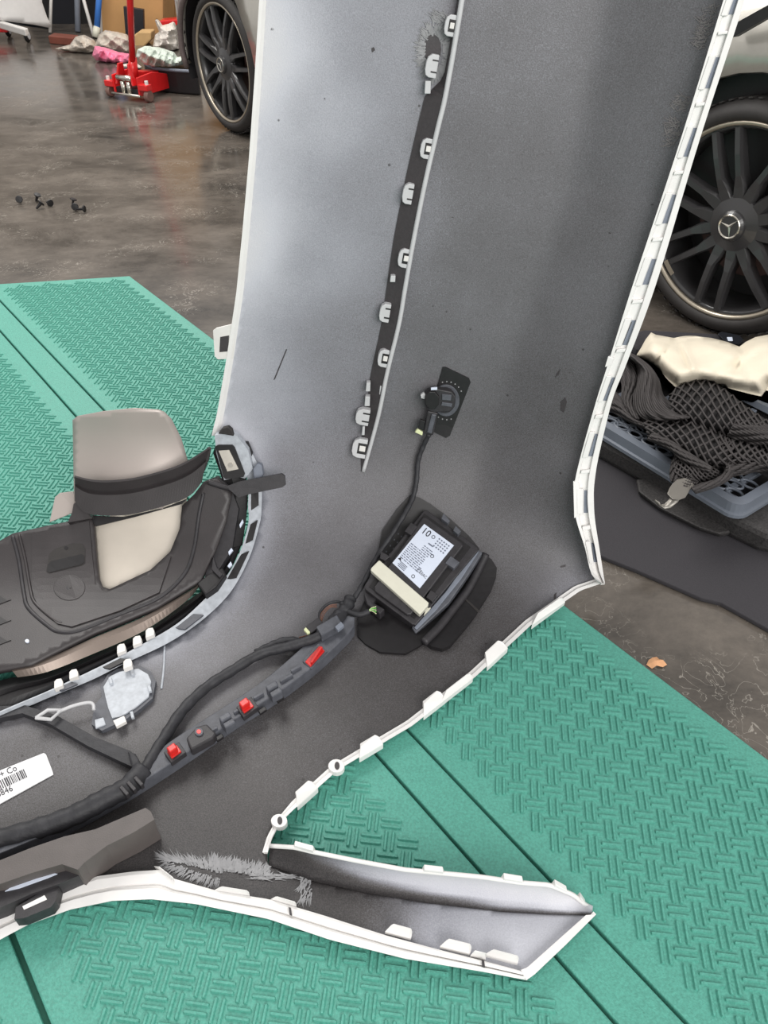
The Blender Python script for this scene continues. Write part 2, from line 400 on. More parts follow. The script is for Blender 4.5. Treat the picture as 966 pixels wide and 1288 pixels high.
# overspray: how much pale paint dust lies on the dark plastic
ctrl = np.array([(330, 80, .80), (320, 300, .78), (400, 150, .66), (400, 330, .60), (480, 60, .56), (480, 250, .52), (440, 430, .47), (330, 500, .64), (380, 600, .45), (330, 700, .42),
    (620, 300, .36), (620, 60, .40), (600, 180, .38), (700, 200, .35), (740, 300, .34), (700, 500, .3), (790, 100, .36), (820, 200, .38), (760, 400, .36), (690, 640, .30), (640, 560, .3), (560, 420, .36), (560, 600, .30), (450, 640, .36),
    (400, 730, .34), (330, 790, .42), (250, 830, .44), (230, 880, .32), (100, 930, .28), (0, 960, .25), (-100, 1000, .2), (380, 860, .17), (500, 880, .18), (400, 960, .2), (460, 900, .2), (250, 990, .12), (250, 1060, .10), (100, 1110, .08), (620, 760, .24), (600, 820, .22),
    (715, 735, .48), (680, 700, .3), (330, 1110, .1), (430, 1145, .12), (475, 1150, .16), (500, 1160, .5), (545, 1165, .64), (620, 1180, .70), (690, 1170, .74), (600, 1200, .70), (655, 1200, .76), (330, -300, .74), (600, -300, .4), (900, -300, .36), (-300, 1200, .1)])
dd = ((P2[:, None, :] - ctrl[None, :, :2]) ** 2).sum(2) + 1500
wgt = dd ** -1.8; sp = (wgt * ctrl[None, :, 2]).sum(1) / wgt.sum(1)
dl = dseg(P2, LEFT); sp = np.maximum(sp, 1.0 * np.exp(-(dl / 15) ** 2)) + .1 * np.exp(-(dl / 50) ** 2)
sp += .16 * np.exp(-(dseg(P2, LIPo) / 22) ** 2)
STRIP = [(560, 0), (542, 70), (528, 123), (517, 194), (502, 276), (493, 350), (480, 407), (467, 469), (457, 536)]
for a in (bump,):
    me = bpy.data.meshes.new('inner_shell'); me.from_pydata([tuple(p) for p in P3], [], [tuple(t) for t in tris]); me.update()
    N0 = NS(P3[:1])[0]
    at = me.attributes.new('spray', 'FLOAT', 'POINT'); at.data.foreach_set('value', sp.astype(np.float32))
    me.polygons.foreach_set('use_smooth', [True] * len(me.polygons))
    flip = [p for p in me.polygons][0].normal.dot(Vector(NS(np.array([me.vertices[me.polygons[0].vertices[0]].co]))[0])) < 0
    if flip: me.flip_normals()
    o = bpy.data.objects.new('inner_shell', me); COL.objects.link(o); o.parent = bump; o.matrix_parent_inverse = Matrix.Translation(-bump.location)
    me.materials.append(M['inner']); me.materials.append(M['white_paint'])
    s = o.modifiers.new('t', 'SOLIDIFY'); s.thickness = .0035; s.offset = -1; s.material_offset = 1; s.material_offset_rim = 1
    SHELL = o
def ribbon(name, A, Aoff, B, Boff, m, n=60, thick=.004, lanes=None, parent=bump, bead=None):
    """strip between two traced lines on the bumper surface"""
    a = resample(A, n); b = resample(B, n); prof = lanes or [(0, 0), (1, 0)]
    rows = []
    for f, h in prof:
        rows.append(PS(a * (1 - f) + b * f, Aoff * (1 - f) + Boff * f + h))
    k = len(rows); V = np.concatenate(rows); fs = []
    for r in range(k - 1):
        for i in range(n - 1): fs.append((r * n + i, r * n + i + 1, (r + 1) * n + i + 1, (r + 1) * n + i))
    A_ = np.array(fs); fn = np.cross(V[A_[:, 1]] - V[A_[:, 0]], V[A_[:, 2]] - V[A_[:, 0]])
    if (fn * NS(V[A_[:, 0]])).sum() < 0: fs = [f[::-1] for f in fs]
    return obj(name, V, fs, m, parent, solid=thick, smooth=False, bevel=0)
# left rolled edge
inner_l = [(x + 9, y) for x, y in LEFT]
ribbon('rolled_edge', LEFT, .006, inner_l, .001, 'white_paint', n=70, lanes=[(0, -.006), (.0, 0), (.5, .002), (1, 0)])
# right edge with its slots
RI = [(1030, -420), (982, -240), (910, 0), (855, 179), (796, 358), (764, 460), (750, 504), (729, 579), (722, 616), (724, 650), (736, 690), (744, 722), (757, 734)]
RO = [(1062, -420), (1012, -240), (937, 0), (879, 179), (825, 358), (787, 460), (770, 504), (752, 579), (747, 616), (748, 650), (754, 690), (759, 722), (761, 734)]
ri, ro = spline(RI, 10), spline(RO, 10)
E0, E1 = .026, .003
fl = ribbon('upper_edge_flange', ri, E0, ro, E1, 'white_paint', n=140, thick=.004, lanes=[(0, -E0), (0, .002), (.16, .002), (.2, -.005), (.66, -.004), (.70, .004), (1, .005), (1, -.012)])
def on_edge(y, f):
    a = np.array([np.interp(y, ri[:, 1], ri[:, 0]), y]); b = np.array([np.interp(y, ro[:, 1], ro[:, 0]), y]); return a * (1 - f) + b * f
def epiece(name, yf, h, thick, m, bevel=.001):
    return ext(name, [on_edge(y, f) for y, f in yf], np.array([E0 * (1 - f) + E1 * f + h for y, f in yf]), thick, m, fl, bevel=bevel)
for y0, y1 in ((-100, -66), (-10, 18), (72, 111), (161, 197), (245, 281), (326, 358), (403, 434), (475, 504), (546, 574), (617, 645), (684, 707)):
    epiece('slot', [(y0, .42), (y0, .68), (y1, .68), (y1, .36)], -.0025, .004, 'slot_grey', 0)
    if y0 > 380: epiece('slot_gap', [(y0 + 2, .42), (y0 + 2, .50), (y1 - 1, .44), (y1 - 1, .37)], -.0018, .004, 'deep_black', 0)
    epiece('slot_lip', [(y0 - 2, .14), (y0 - 2, .44), (y1 + 2, .38), (y1 + 2, .10)], .004, .008, 'white_paint')
for y in (42, 132, 218, 302, 380, 442, 525, 594, 665):
    epiece('stop_rib', [(y - 2.2, .22), (y - 3.5, .66), (y + .8, .66), (y + 2.2, .22)], .004, .008, 'white_paint')
for y0, y1, f in ((448, 462, -.12), (605, 652, -.1)):
    epiece('edge_tab', [(y0, f), (y0 + 3, .2), (y1 - 3, .2), (y1, f)], .003, .012, 'white_paint')
# tail lamp edge
ti = [(x - 6 + (0 if i < 3 else -1), y - (5 if i > 2 else 0)) for i, (x, y) in enumerate(TAIL)]
tl = ribbon('lamp_opening_edge', TAIL, .004, ti, .004, 'white_paint', n=90, thick=.006, lanes=[(-.1, -.014), (-.1, .004), (.45, .004), (.5, .0), (1, 0), (1, -.006)])
def along(line, f):
    P = resample(line, 201); i = int(np.clip(f * 200, 1, 199)); t = P[i + 1] - P[i - 1]; return P[i], t / np.linalg.norm(t)
def tabs(line, cx, cy, L, H, parent, m='white_paint', top=.018, side=1, skew=.25, thick=.014):
    P = resample(line, 400); i = int(np.argmin(np.hypot(P[:, 0] - cx, P[:, 1] - cy))); i = min(max(i, 2), 397); t = P[i + 2] - P[i - 2]; t = t / np.linalg.norm(t)
    n = np.array([t[1], -t[0]]) * side; c = np.array([cx, cy], float)
    q = [c - t * L / 2, c - t * L * (.5 - skew) + n * H * .75, c - t * L * (.45 - skew) + n * H, c + t * L * .42 + n * H, c + t * L * .5 + n * H * .7, c + t * L / 2]
    T = PS(q, [.008, top, top, top, top, .008]); N = NS(T); 
    return MB().prism(T - N * thick, T).build('clip_tab', m, parent, bevel=.0015)
for cx, cy in ((626, 827), (547, 890), (467, 945), (387, 1003)): tabs(TAIL, cx, cy, 36, 16, tl, side=1)
for cx, cy in ((690, 772), (575, 868)): tabs(TAIL, cx, cy, 52, 9, tl, side=1)
for cx, cy in ((423, 963), (351, 1032)):
    r0 = [(cx + 9 * math.cos(a) * 1.15, cy + 8.5 * math.sin(a)) for a in np.linspace(0, 2 * math.pi, 17)[:-1]]
    eo = ext('screw_eye', r0, .016, .012, 'white_paint', tl, bevel=.001)
    r1 = [(cx + 4 * math.cos(a) * .8 + 1, cy + 5 * math.sin(a)) for a in np.linspace(0, 2 * math.pi, 13)[:-1]]
    ext('screw_hole', r1, .0168, .004, 'unsprayed_plastic', eo, bevel=0)
# prong wall
WT = [(340, 1064), (372, 1066), (391, 1071), (450, 1083), (510, 1094), (606, 1103), (653, 1110), (691, 1113), (720, 1125), (749, 1148)]
wv = [(338, 1088), (391, 1107), (463, 1123), (534, 1135), (580, 1140), (630, 1146), (665, 1148), (695, 1150), (720, 1151), (745, 1152)]
nn = 60; t2 = resample(WT, nn); v2 = resample(wv, nn)
vb = PS(v2, 0); vt = []
for p, b_ in zip(t2, vb):
    Yt = b_[1] + .018; q = YP(p[0], p[1], Yt); vt.append(q)
vt = np.array(vt); rows = []
for f in np.linspace(0, 1, 9):
    q = vb * (1 - f) + vt * f; q[:, 1] -= .010 * (math.sin(f * math.pi) * -1 + 0); rows.append(q)
V = np.concatenate(rows); fs = [(r * nn + i, r * nn + i + 1, (r + 1) * nn + i + 1, (r + 1) * nn + i) for r in range(8) for i in range(nn - 1)]
pw = obj('wing_wall', V, fs, 'inner', bump, smooth=True)
me = pw.data; at = me.attributes.new('spray', 'FLOAT', 'POINT')
vals = []
for r, f in enumerate(np.linspace(0, 1, 9)):
    for i in range(nn):
        x = i / (nn - 1); base = np.interp(x, [0, .1, .25, .45, 1], [.05, .14, .55, .74, .80])
        low = np.interp(x, [0, .3, .7, 1], [.95, .35, .08, .04]); k = sstep(np.array(f), low * .3, low * .9 + .1); vals.append(float(.1 + (base + .15 * f - .1) * k))
at.data.foreach_set('value', np.array(vals, np.float32))
me.materials.append(M['white_paint']); s = pw.modifiers.new('t', 'SOLIDIFY'); s.thickness = .004; s.offset = 0
MB().tube(vt, .0035, 6).build('wing_wall_rim', 'white_paint', bump, smooth=True)
for i0, i1 in ((4, 8), (27, 31), (41, 45), (50, 53), (55, 57)):
    q = [vt[i0] - [0, 0, .004], vt[i0] + [.003, 0, .009], vt[i1] + [-.003, 0, .009], vt[i1] - [0, 0, .004]]
    MB().prism([np.array(k) + [0, .006, 0] for k in q], [np.array(k) - [0, .002, 0] for k in q]).build('clip_tab', 'white_paint', bump, bevel=.001)
# wheel arch lip
AU = [(-100, 1190), (0, 1146), (70, 1121), (123, 1102), (169, 1096), (204, 1094), (218, 1105), (275, 1121), (338, 1131), (406, 1151), (487, 1177), (558, 1196), (606, 1208), (655, 1221)]
ALo = [(-100, 1238), (0, 1182), (35, 1163), (88, 1144), (141, 1133), (190, 1131), (246, 1137), (338, 1156), (415, 1182), (510, 1206), (606, 1222), (663, 1233)]
al = ribbon('wheel_arch_lip', AU, .010, ALo, .006, 'white_paint', n=110, thick=.004, lanes=[(0, -.010), (0, 0), (.12, .002), (.45, .001), (.5, -.003), (.62, .003), (1, .001), (1, -.016)])
TI = [(655, 1220), (663, 1217), (700, 1184), (737, 1151)]; TO = [(662, 1233), (672, 1226), (711, 1189), (750, 1150)]
ribbon('wing_tip_lip', TI, .010, TO, .010, 'white_paint', n=30, thick=.005, lanes=[(0, -.010), (0, 0), (1, 0), (1, -.02)])
for cx, cy, L, H in ((290, 1124, 46, 8), (355, 1136, 34, 7), (500, 1176, 34, 13), (572, 1195, 40, 13), (601, 1204, 20, 8), (630, 1206, 44, 10), (205, 1098, 30, 4)):
    tabs(AU, cx, cy, L, H, al, side=1, top=.02, skew=.18)
for cx in (363, 606):
    q = [(cx, np.interp(cx, [338, 655], [1134, 1220])), (cx + 3, np.interp(cx, [338, 655], [1135, 1221])), (cx + 4, np.interp(cx, [338, 655], [1135, 1221]) + 8), (cx + 1, np.interp(cx, [338, 655], [1134, 1220]) + 8)]
    ext('notch', q, .0145, .006, 'unsprayed_plastic', al, bevel=0)
# exhaust opening lip
LI = [(271, 559), (291, 560), (305, 582), (312, 610), (312, 640), (313, 654), (305, 686), (287, 722), (258, 753), (222, 785), (174, 813), (134, 834), (67, 866), (20, 886), (-40, 912), (-160, 965)]
li = spline(LI, 6); lo = spline(LIPo, 6)
lp = ribbon('exhaust_opening_lip', li, .022, lo, .010, 'grey_white', n=120, thick=.005, lanes=[(0, -.018), (0, 0), (.15, .002), (.6, .001), (1, 0), (1, -.010)])
def lipq(s0, s1, f0, f1):
    a = resample(li, 200); b = resample(lo, 200)
    i, j = int(s0 * 199), int(s1 * 199)
    return [a[i] * (1 - f0) + b[i] * f0, a[j] * (1 - f0) + b[j] * f0, a[j] * (1 - f1) + b[j] * f1, a[i] * (1 - f1) + b[i] * f1]
for s0, s1 in ((.145, .185), (.20, .245), (.265, .33), (.335, .37)):
    pass
def nearest_s(x, y):
    a = resample(li, 200); b = resample(lo, 200); m = (a + b) / 2; return int(np.argmin(np.hypot(m[:, 0] - x, m[:, 1] - y))) / 199
for (x0, y0), (x1, y1), mm in (((322, 615), (322, 640), 'deep_black'), ((321, 655), (315, 682), 'deep_black'), ((308, 695), (290, 724), 'deep_black'), ((244, 768), (222, 786), 'rail_plastic'), ((152, 828), (134, 838), 'deep_black'), ((92, 856), (72, 866), 'rail_plastic')):
    ext('lip_slot', lipq(nearest_s(x0, y0), nearest_s(x1, y1), .2, .75), .0215, .004, mm, lp, bevel=0)
for cx, cy in ((152, 817), (172, 807), (188, 797), (92, 849), (73, 861), (160, 836)):
    q = [(cx - 5, cy + 5), (cx - 5, cy - 4), (cx - 2, cy - 7), (cx + 4, cy - 8), (cx + 6, cy - 4), (cx + 6, cy + 1)]
    ext('clip_tab', q, .030, .012, 'white_plastic', lp, bevel=.001)
# rear fin with clip tabs
FIN = [(640, -420), (612, -200), (581, 0), (562, 112), (551, 160), (536, 224), (521, 298), (510, 360), (502, 407), (487, 469), (476, 523), (457, 593)]
fin = thing('clip_rail', (0, 0, 0), '', ''); 
for k in list(fin.keys()): del fin[k]
fin.parent = bump; fin.matrix_parent_inverse = Matrix.Translation(-bump.location)
fp = spline(FIN, 8); hgt = np.interp(np.linspace(0, 1, len(fp)), [0, .9, 1], [.02, .02, .004])
Tt = PS(fp, hgt); Nn = NS(Tt); fv = []
sl = fp.copy(); sl[:, 0] -= np.interp(fp[:, 1], [-400, 0, 98, 122, 300, 470, 560, 593], [6, 5, 6, 26, 25, 20, 13, 2])
Bb = PS(sl, .0012)
n = len(fp); V = np.concatenate([Bb, Tt - Nn * .002 - [.004, 0, 0]]); obj('rail_wall', V, [(i, i + 1, n + i + 1, n + i) for i in range(n - 1)], 'unsprayed_plastic', bump, solid=.002, soff=0)
rail = MB().tube(Tt, .0042, 8).build('rail_ridge', 'clip_grey', bump, smooth=True)
bpy.data.objects.remove(fin)
def dtab(cx, cy, w, h, slot, ang=10, parent=bump):
    a0 = math.radians(ang); R = lambda x, y: (cx + x * math.cos(a0) - y * math.sin(a0), cy + x * math.sin(a0) + y * math.cos(a0))
    q = [R(w / 2, -h / 2), R(-w * .1, -h / 2), R(-w * .4, -h * .36), R(-w / 2, -h * .15), R(-w / 2, h * .2), R(-w * .38, h * .42), R(-w * .1, h / 2), R(w / 2, h * .5)]
    t = ext('clip_socket', q, .020, .014, 'clip_grey', parent, bevel=.0012)
    if slot:
        ext('socket_hole', [R(-w * .12, -h * .28), R(w * .5, -h * .28), R(w * .5, h * .28), R(-w * .12, h * .28)], .0207, .004, 'deep_black', t, bevel=0)
        ext('socket_pin', [R(.0 * w, -h * .14), R(w * .42, -h * .14), R(w * .42, h * .14), R(0, h * .14)], .0225, .004, 'white_plastic', t, bevel=.0006)
    else:
        for s in (-1, 1): ext('socket_slit', [R(0, s * h * .25 - 1), R(w * .5, s * h * .25 - 1), R(w * .5, s * h * .25 + .8), R(0, s * h * .25 + .8)], .0207, .003, 'deep_black', t, bevel=0)
for c in ((566, 32, 13, 28, 1), (543, 83, 15, 30, 0), (536, 187, 14, 26, 1), (513, 244, 13, 26, 0), (508, 325, 14, 24, 1), (484, 394, 13, 23, 0), (482, 451, 13, 22, 1), (456, 525, 17, 20, 0), (452, 564, 18, 24, 1), (580, -40, 14, 28, 0), (590, -110, 14, 28, 1)):
    dtab(*c)
for cx, cy, w_, h_ in ((538, 110, 8, 16), (494, 351, 7, 8), (463, 487, 6, 11), (462, 505, 7, 12), (480, 491, 6, 11), (457, 542, 4, 11)):
    ext('locating_peg', [(cx - w_ / 2, cy + h_ / 2), (cx - w_ / 2 + 1, cy - h_ / 2), (cx + w_ / 2, cy - h_ / 2), (cx + w_ / 2 - .5, cy + h_ / 2)], .018, .012, 'clip_grey', bump, bevel=.001)
# bare patch and feathered sealant residue
bare = [(545 + 11 * math.cos(a) - 1, 62 + 19 * math.sin(a)) for a in np.linspace(0, 2 * math.pi, 15)[:-1]]
ext('bare_patch', bare, .0012, .0010, 'unsprayed_plastic', bump, bevel=0)
def feather(specs, m):
    mb = MB(); Q = []; O = []
    for (x, y, ang, L, wd) in specs:
        a = math.radians(ang); d = np.array([math.cos(a), math.sin(a)]); n_ = np.array([-d[1], d[0]]); p = np.array([x, y]); bend = random.uniform(-.3, .3)
        left = []; right = []
        for f in (0, .35, .7):
            c = p + d * L * f + n_ * bend * L * f * f; hw = wd * .5 * (1 - f * .8); left.append(c - n_ * hw); right.append(c + n_ * hw)
        Q += left + [p + d * L + n_ * bend * L] + right[::-1]; O += [random.uniform(.0006, .0020)] * 7
    P = PS(Q, O); mb.add(P, [tuple(range(7 * k, 7 * k + 7)) for k in range(len(specs))])
    o = mb.build('sealant_residue', m, bump); tag(o, kind='stuff'); return o
sp1 = []
for k in range(420):
    a = random.uniform(0, 360); r = random.uniform(.8, 1.35); ca, sa = math.cos(math.radians(a)), math.sin(math.radians(a))
    sp1.append((546 + 13 * r * ca, 66 + 25 * r * sa, a + random.uniform(-20, 20), random.uniform(5, 13), random.uniform(1.2, 2.6)))
for k in range(60): sp1.append((random.uniform(545, 562), random.uniform(16, 30), -120 + random.uniform(-40, 40), random.uniform(5, 12), random.uniform(1, 2.2)))
feather(sp1, 'residue')
sp2 = []
for k in range(330):
    t = random.random(); x = 212 + 66 * t; y = 1082 + 20 * t
    up = random.random() < .6
    a = (-165 + 80 * t if up else 165 - 60 * t) + random.uniform(-14, 14)
    o_ = random.uniform(2, 12); sp2.append((x + o_ * math.cos(math.radians(a)), y + o_ * math.sin(math.radians(a)), a, random.uniform(7, 18) * (1 if up else .7), random.uniform(1, 2.2)))
for k in range(420):
    t = random.random(); x = 264 + 74 * t; y = 1094 + 9 * t - random.uniform(0, 12)
    sp2.append((x, y, -85 + 25 * t + random.uniform(-28, 28), random.uniform(5, 15) * (1 - .35 * t), random.uniform(1.5, 3.0)))
for k in range(70): sp2.append((random.uniform(312, 380), 1101 + random.uniform(-2, 5), random.choice([5, 185]) + random.uniform(-8, 8), random.uniform(8, 20), random.uniform(1, 2.5)))
for k in range(60): sp2.append((random.uniform(378, 392), random.uniform(1100, 1132), 115 + random.uniform(-25, 25), random.uniform(6, 14), 2))
feather(sp2, 'residue')
sp3 = []
for k in range(200):
    y = random.choice([random.uniform(5, 60), random.uniform(20, 60), random.uniform(120, 140), random.uniform(150, 185)])
    x = np.interp(y, ri[:, 1], ri[:, 0]) - random.uniform(2, 20)
    sp3.append((x, y, random.choice([-160, 160, -130, 150]) + random.uniform(-25, 25), random.uniform(5, 15), random.uniform(1, 2.2)))
feather(sp3, 'residue_pale')
for q in ([(705, 505), (711, 500), (713, 506), (709, 519), (705, 516)], [(344, 478), (346, 477), (361, 440), (360, 439)], [(698, 475), (700, 470), (705, 464), (703, 471)], [(467, 61), (470, 59), (472, 63), (468, 66)], [(697, 760), (699, 757), (700, 745), (697, 748)], [(705, 712), (712, 710), (711, 713), (705, 714)]):
    ext('scuff_mark', q, .0009, .0006, 'unsprayed_plastic', bump, bevel=0)
# side mounting tab and stickers
tb = ext('mounting_tab', [(268, 416), (272, 413), (297, 407), (293, 451), (274, 452), (270, 448)], .004, .004, 'white_plastic', bump, bevel=.002)
ext('tab_hole', [(277, 424), (288, 422), (287, 442), (276, 443)], .0048, .003, 'unsprayed_plastic', tb, bevel=0)
def text_on(name, txt, px, py, ang, size_px, off, m, parent):
    """flat lettering on the bumper surface: ang in image degrees"""
    cu = bpy.data.curves.new('t', 'FONT'); cu.body = txt; cu.size = 1; cu.resolution_u = 2; cu.align_x = 'LEFT'
    to = bpy.data.objects.new('t', cu); COL.objects.link(to); dg = bpy.context.evaluated_depsgraph_get()
    me = bpy.data.meshes.new_from_object(to.evaluated_get(dg)); bpy.data.objects.remove(to)
    vs = np.array([tuple(v.co)[:2] for v in me.vertices]); fs = [tuple(p.vertices) for p in me.polygons]
    if len(vs) == 0: return
    a = math.radians(ang); X = px + size_px * (vs[:, 0] * math.cos(a) + vs[:, 1] * math.sin(a)); Y = py + size_px * (vs[:, 0] * math.sin(a) - vs[:, 1] * math.cos(a))
    P = off(np.stack([X, Y], 1)) if callable(off) else PS(np.stack([X, Y], 1), off)
    return obj(name, P, fs, m, parent)
st = ext('part_sticker', [(-70, 1003), (-70, 1048), (0, 1011), (67, 974), (66, 970), (58, 949), (55, 947), (0, 969)], .0022, .0015, 'sticker_paper', bump, bevel=0)
text_on('print', '+ Co', 1, 978, -24, 11, .0027, 'ink', st)
text_on('print', '12 T', -36, 992, -26, 11, .0027, 'ink', st) if False else None
text_on('print', '8846', -3, 1003, -24, 11, .0027, 'ink', st)
d_ = np.array([math.cos(math.radians(-25)), math.sin(math.radians(-25))]); n_ = np.array([-d_[1], d_[0]]) * 11
bc = MB(); x = -40
while x < 36:
    wd = random.choice([.7, .7, 1.3, 1.8]); p = np.array([-4, 983.0]) + d_ * x
    q = PS([p, p + d_ * wd, p + d_ * wd + n_, p + n_], .0027); bc.add(q, [(0, 1, 2, 3)]); x += wd + random.choice([.8, 1.1, 1.6])
bc.build('barcode', 'ink', st)
# grey repair patch plate by the lip
pc = ext('sensor_cover', [(126, 864), (135, 849), (148, 841), (176, 837), (190, 845), (196, 856), (192, 878), (176, 892), (158, 905), (143, 912), (128, 919), (115, 911), (119, 887), (128, 876)], .010, .009, 'rail_plastic', bump, bevel=.003)
ext('cover_face', [(130, 864), (138, 851), (150, 845), (174, 841), (186, 848), (190, 857), (187, 876), (170, 890), (152, 901), (141, 903), (136, 890), (133, 878)], .013, .005, 'grey_white', pc, bevel=.003)
ext('cover_foot', [(119, 905), (130, 902), (133, 911), (120, 916)], .0125, .004, 'grey_white', pc, bevel=.001)
ext('cover_foot', [(142, 906), (156, 900), (159, 907), (146, 914)], .019, .008, 'white_plastic', pc, bevel=.001)
for cx, cy in ((139, 856), (166, 845), (188, 866), (166, 899)): ext('cover_catch', [(cx - 3, cy - 4), (cx + 1, cy - 5), (cx + 3, cy + 3), (cx - 1, cy + 4)], .018, .006, 'grey_white', pc, bevel=.001)
# faint moulded rib
stube('moulded_rib', [(207, 812), (206, 840), (203, 866)], .001, .0022, 'grey_white', bump, n=6)

# ================================================================== parking sensor
ps = thing('parking_sensor', tuple(PS([(562, 504)], 0)[0]), 'black parking sensor in an adhesive plate with plugged-in cable, above the radar module', 'sensor')
ext('adhesive_plate', [(557, 462), (561, 462), (590, 476), (592, 481), (566, 548), (561, 551), (545, 543), (541, 535), (546, 500)], .003, .0025, 'deep_black', ps, bevel=.001)
circ = lambda cx, cy, rx, ry, n=20, ph=0: [(cx + rx * math.cos(a + ph), cy + ry * math.sin(a + ph)) for a in np.linspace(0, 2 * math.pi, n + 1)[:-1]]
ext('sensor_ring', circ(561, 504, 17, 20, 28), .007, .004, 'rail_plastic', ps, bevel=.001)
ext('sensor_barrel', circ(560, 504, 13, 16, 24), .012, .005, 'black_plastic', ps, bevel=.001)
for k in range(24):
    a = 2 * math.pi * k / 24; cx, cy = 562 + 21 * math.cos(a), 504 + 24 * math.sin(a)
    if inpoly([(cx, cy)], [(558, 466), (588, 480), (563, 546), (546, 537), (548, 500)])[0]: ext('ring_tick', circ(cx, cy, .9, .9, 6), .0036, .001, 'residue', ps, bevel=0)
ext('sensor_body', [(535, 498), (538, 492), (547, 489), (568, 493), (573, 499), (572, 512), (566, 518), (545, 519), (538, 516), (534, 508)], .026, .016, 'black_plastic', ps, bevel=.002)
ext('sensor_head', circ(543.5, 504, 9.5, 12, 8, .39), .034, .012, 'deep_black', ps, bevel=.0015)
ext('latch_tab', [(542, 488), (550, 487.5), (550, 490.5), (542, 491)], .036, .004, 'label_paper', ps, bevel=.0005)
ext('side_catch', [(529, 497), (533, 494), (536, 498), (534, 502), (530, 501)], .026, .006, 'clip_grey', ps, bevel=.0005)
for q in ([(556, 496), (568, 497), (567, 504), (556, 503)], [(556, 506), (569, 508), (568, 512), (555, 510)]): ext('housing_rib', q, .0285, .003, 'rail_plastic', ps, bevel=.0005)
ext('cable_plug', [(538, 517), (551, 520), (545, 548), (533, 545)], .028, .014, 'black_plastic', ps, bevel=.002)
ext('plug_sleeve', [(543, 521), (549, 522), (543, 546), (537, 544)], .032, .008, 'rail_plastic', ps, bevel=.002)
ext('plug_lock', [(524, 541), (526, 540), (532, 544), (531, 548), (522, 544)], .028, .008, 'yellow_tab', ps, bevel=.001)
ext('plug_latch', [(529, 528), (535, 530), (532, 542), (526, 539)], .027, .006, 'deep_black', ps, bevel=.0007)

# ================================================================== radar module and its holder
_rc = PS([(535, 642), (601, 690), (521, 786), (459, 739)], .03); _ro = _rc.mean(0)
_rn = np.cross(_rc[2] - _rc[0], _rc[3] - _rc[1]); _rn /= np.linalg.norm(_rn); _rn = _rn if _rn[1] < 0 else -_rn
def RPL(pts, off):
    out = []
    for p in pts:
        d = ray(*p); out.append(CO + d * (((_ro + _rn * (off - .03) - CO) @ _rn) / (d @ _rn)))
    return np.array(out)
def extp(name, poly, top, thick, m, parent, bevel=.0015):
    T = RPL(poly, top); return MB().prism(T - _rn * thick, T).build(name, m, parent, bevel=bevel)
rd = thing('radar_module', tuple(PS([(530, 720)], 0)[0]), 'black radar sensor module with white label reading 10, in the bumper corner', 'radar sensor')
ext('holder_plate', [(516, 623), (528, 626), (542, 634), (566, 652), (590, 674), (603, 690), (560, 800), (536, 806), (528, 812), (510, 822), (478, 820), (460, 810), (450, 800), (450, 775), (466, 738), (481, 667), (500, 640)], .006, .005, 'deep_black', rd, bevel=.001)
fp_ = ext('holder_flap', [(611, 699), (618, 703), (625, 714), (624, 726), (618, 742), (596, 776), (566, 812), (556, 816), (543, 813), (532, 806), (560, 775), (582, 745), (598, 716)], .012, .009, 'deep_black', rd, bevel=.0015)
stube('flap_ridge', [(611, 697), (601, 718), (588, 742), (570, 766), (551, 790), (533, 808)], .016, .0085, 'black_plastic', rd, n=10)
ext('flap_seam', [(579, 749), (581, 748), (603, 768), (601, 770)], .0125, .001, 'rubber', fp_, bevel=0)
extp('holder_wedge', [(586, 686), (603, 692), (607, 695), (590, 722), (565, 758), (523, 797), (518, 789), (545, 752)], .026, .024, 'rail_plastic', rd, bevel=.002)
extp('wedge_rail', [(598, 692), (602, 694), (580, 728), (548, 768), (524, 792), (521, 789), (560, 745)], .030, .006, 'slot_grey', rd, bevel=.001)
extp('holder_frame', [(533, 642), (538, 642), (601, 688), (601, 693), (523, 786), (518, 785), (459, 741), (459, 736)], .036, .045, 'black_plastic', rd, bevel=.002)
extp('frame_well', [(534, 646), (592, 688), (521, 778), (464, 738)], .0372, .003, 'deep_black', rd, bevel=0)
md = extp('sensor_case', [(532, 650), (536, 650), (581, 682), (583, 686), (517, 773), (512, 773), (471, 743), (471, 738)], .046, .012, 'black_plastic', rd, bevel=.003)
LB = [(533.6, 659), (571, 686), (528, 740), (493.6, 708)]
lb = extp('printed_label', LB, .0475, .001, 'label_paper', md, bevel=0)
def lab(u, v):  # u along the top edge, v down the label
    a, b, c, d = map(np.array, LB); return (a * (1 - u) + b * u) * (1 - v) + (d * (1 - u) + c * u) * v
def lab_text(txt, u, v, s):
    cu = bpy.data.curves.new('t', 'FONT'); cu.body = txt; cu.size = 1; cu.resolution_u = 2
    to = bpy.data.objects.new('t', cu); COL.objects.link(to); me = bpy.data.meshes.new_from_object(to.evaluated_get(bpy.context.evaluated_depsgraph_get())); bpy.data.objects.remove(to)
    vs = [tuple(k.co)[:2] for k in me.vertices]
    P = RPL([lab(u + x * s, v - y * s * .75) for x, y in vs], .0482); obj('print', P, [tuple(p.vertices) for p in me.polygons], 'ink', lb)
lab_text('10', .06, .17, .26); lab_text('CE', .62, .80, .13); lab_text('EAC', .78, .80, .10)
MBp = MB()
def lrect(u0, v0, u1, v1): MBp.add(RPL([lab(u0, v0), lab(u1, v0), lab(u1, v1), lab(u0, v1)], .0482), [(0, 1, 2, 3)])
for r in range(4):
    for c in range(5): lrect(.56 + c * .08, .05 + r * .055, .60 + c * .08, .075 + r * .055)
for r in range(12):
    v0 = .33 + r * .042; u = .05 + (.32 if r < 3 else 0)
    while u < .62:
        l_ = random.uniform(.03, .11); lrect(u, v0, u + l_, v0 + .016); u += l_ + .025
for r in range(4): lrect(.12 + .03 * (r % 2), .86 + r * .03, .38, .874 + r * .03)
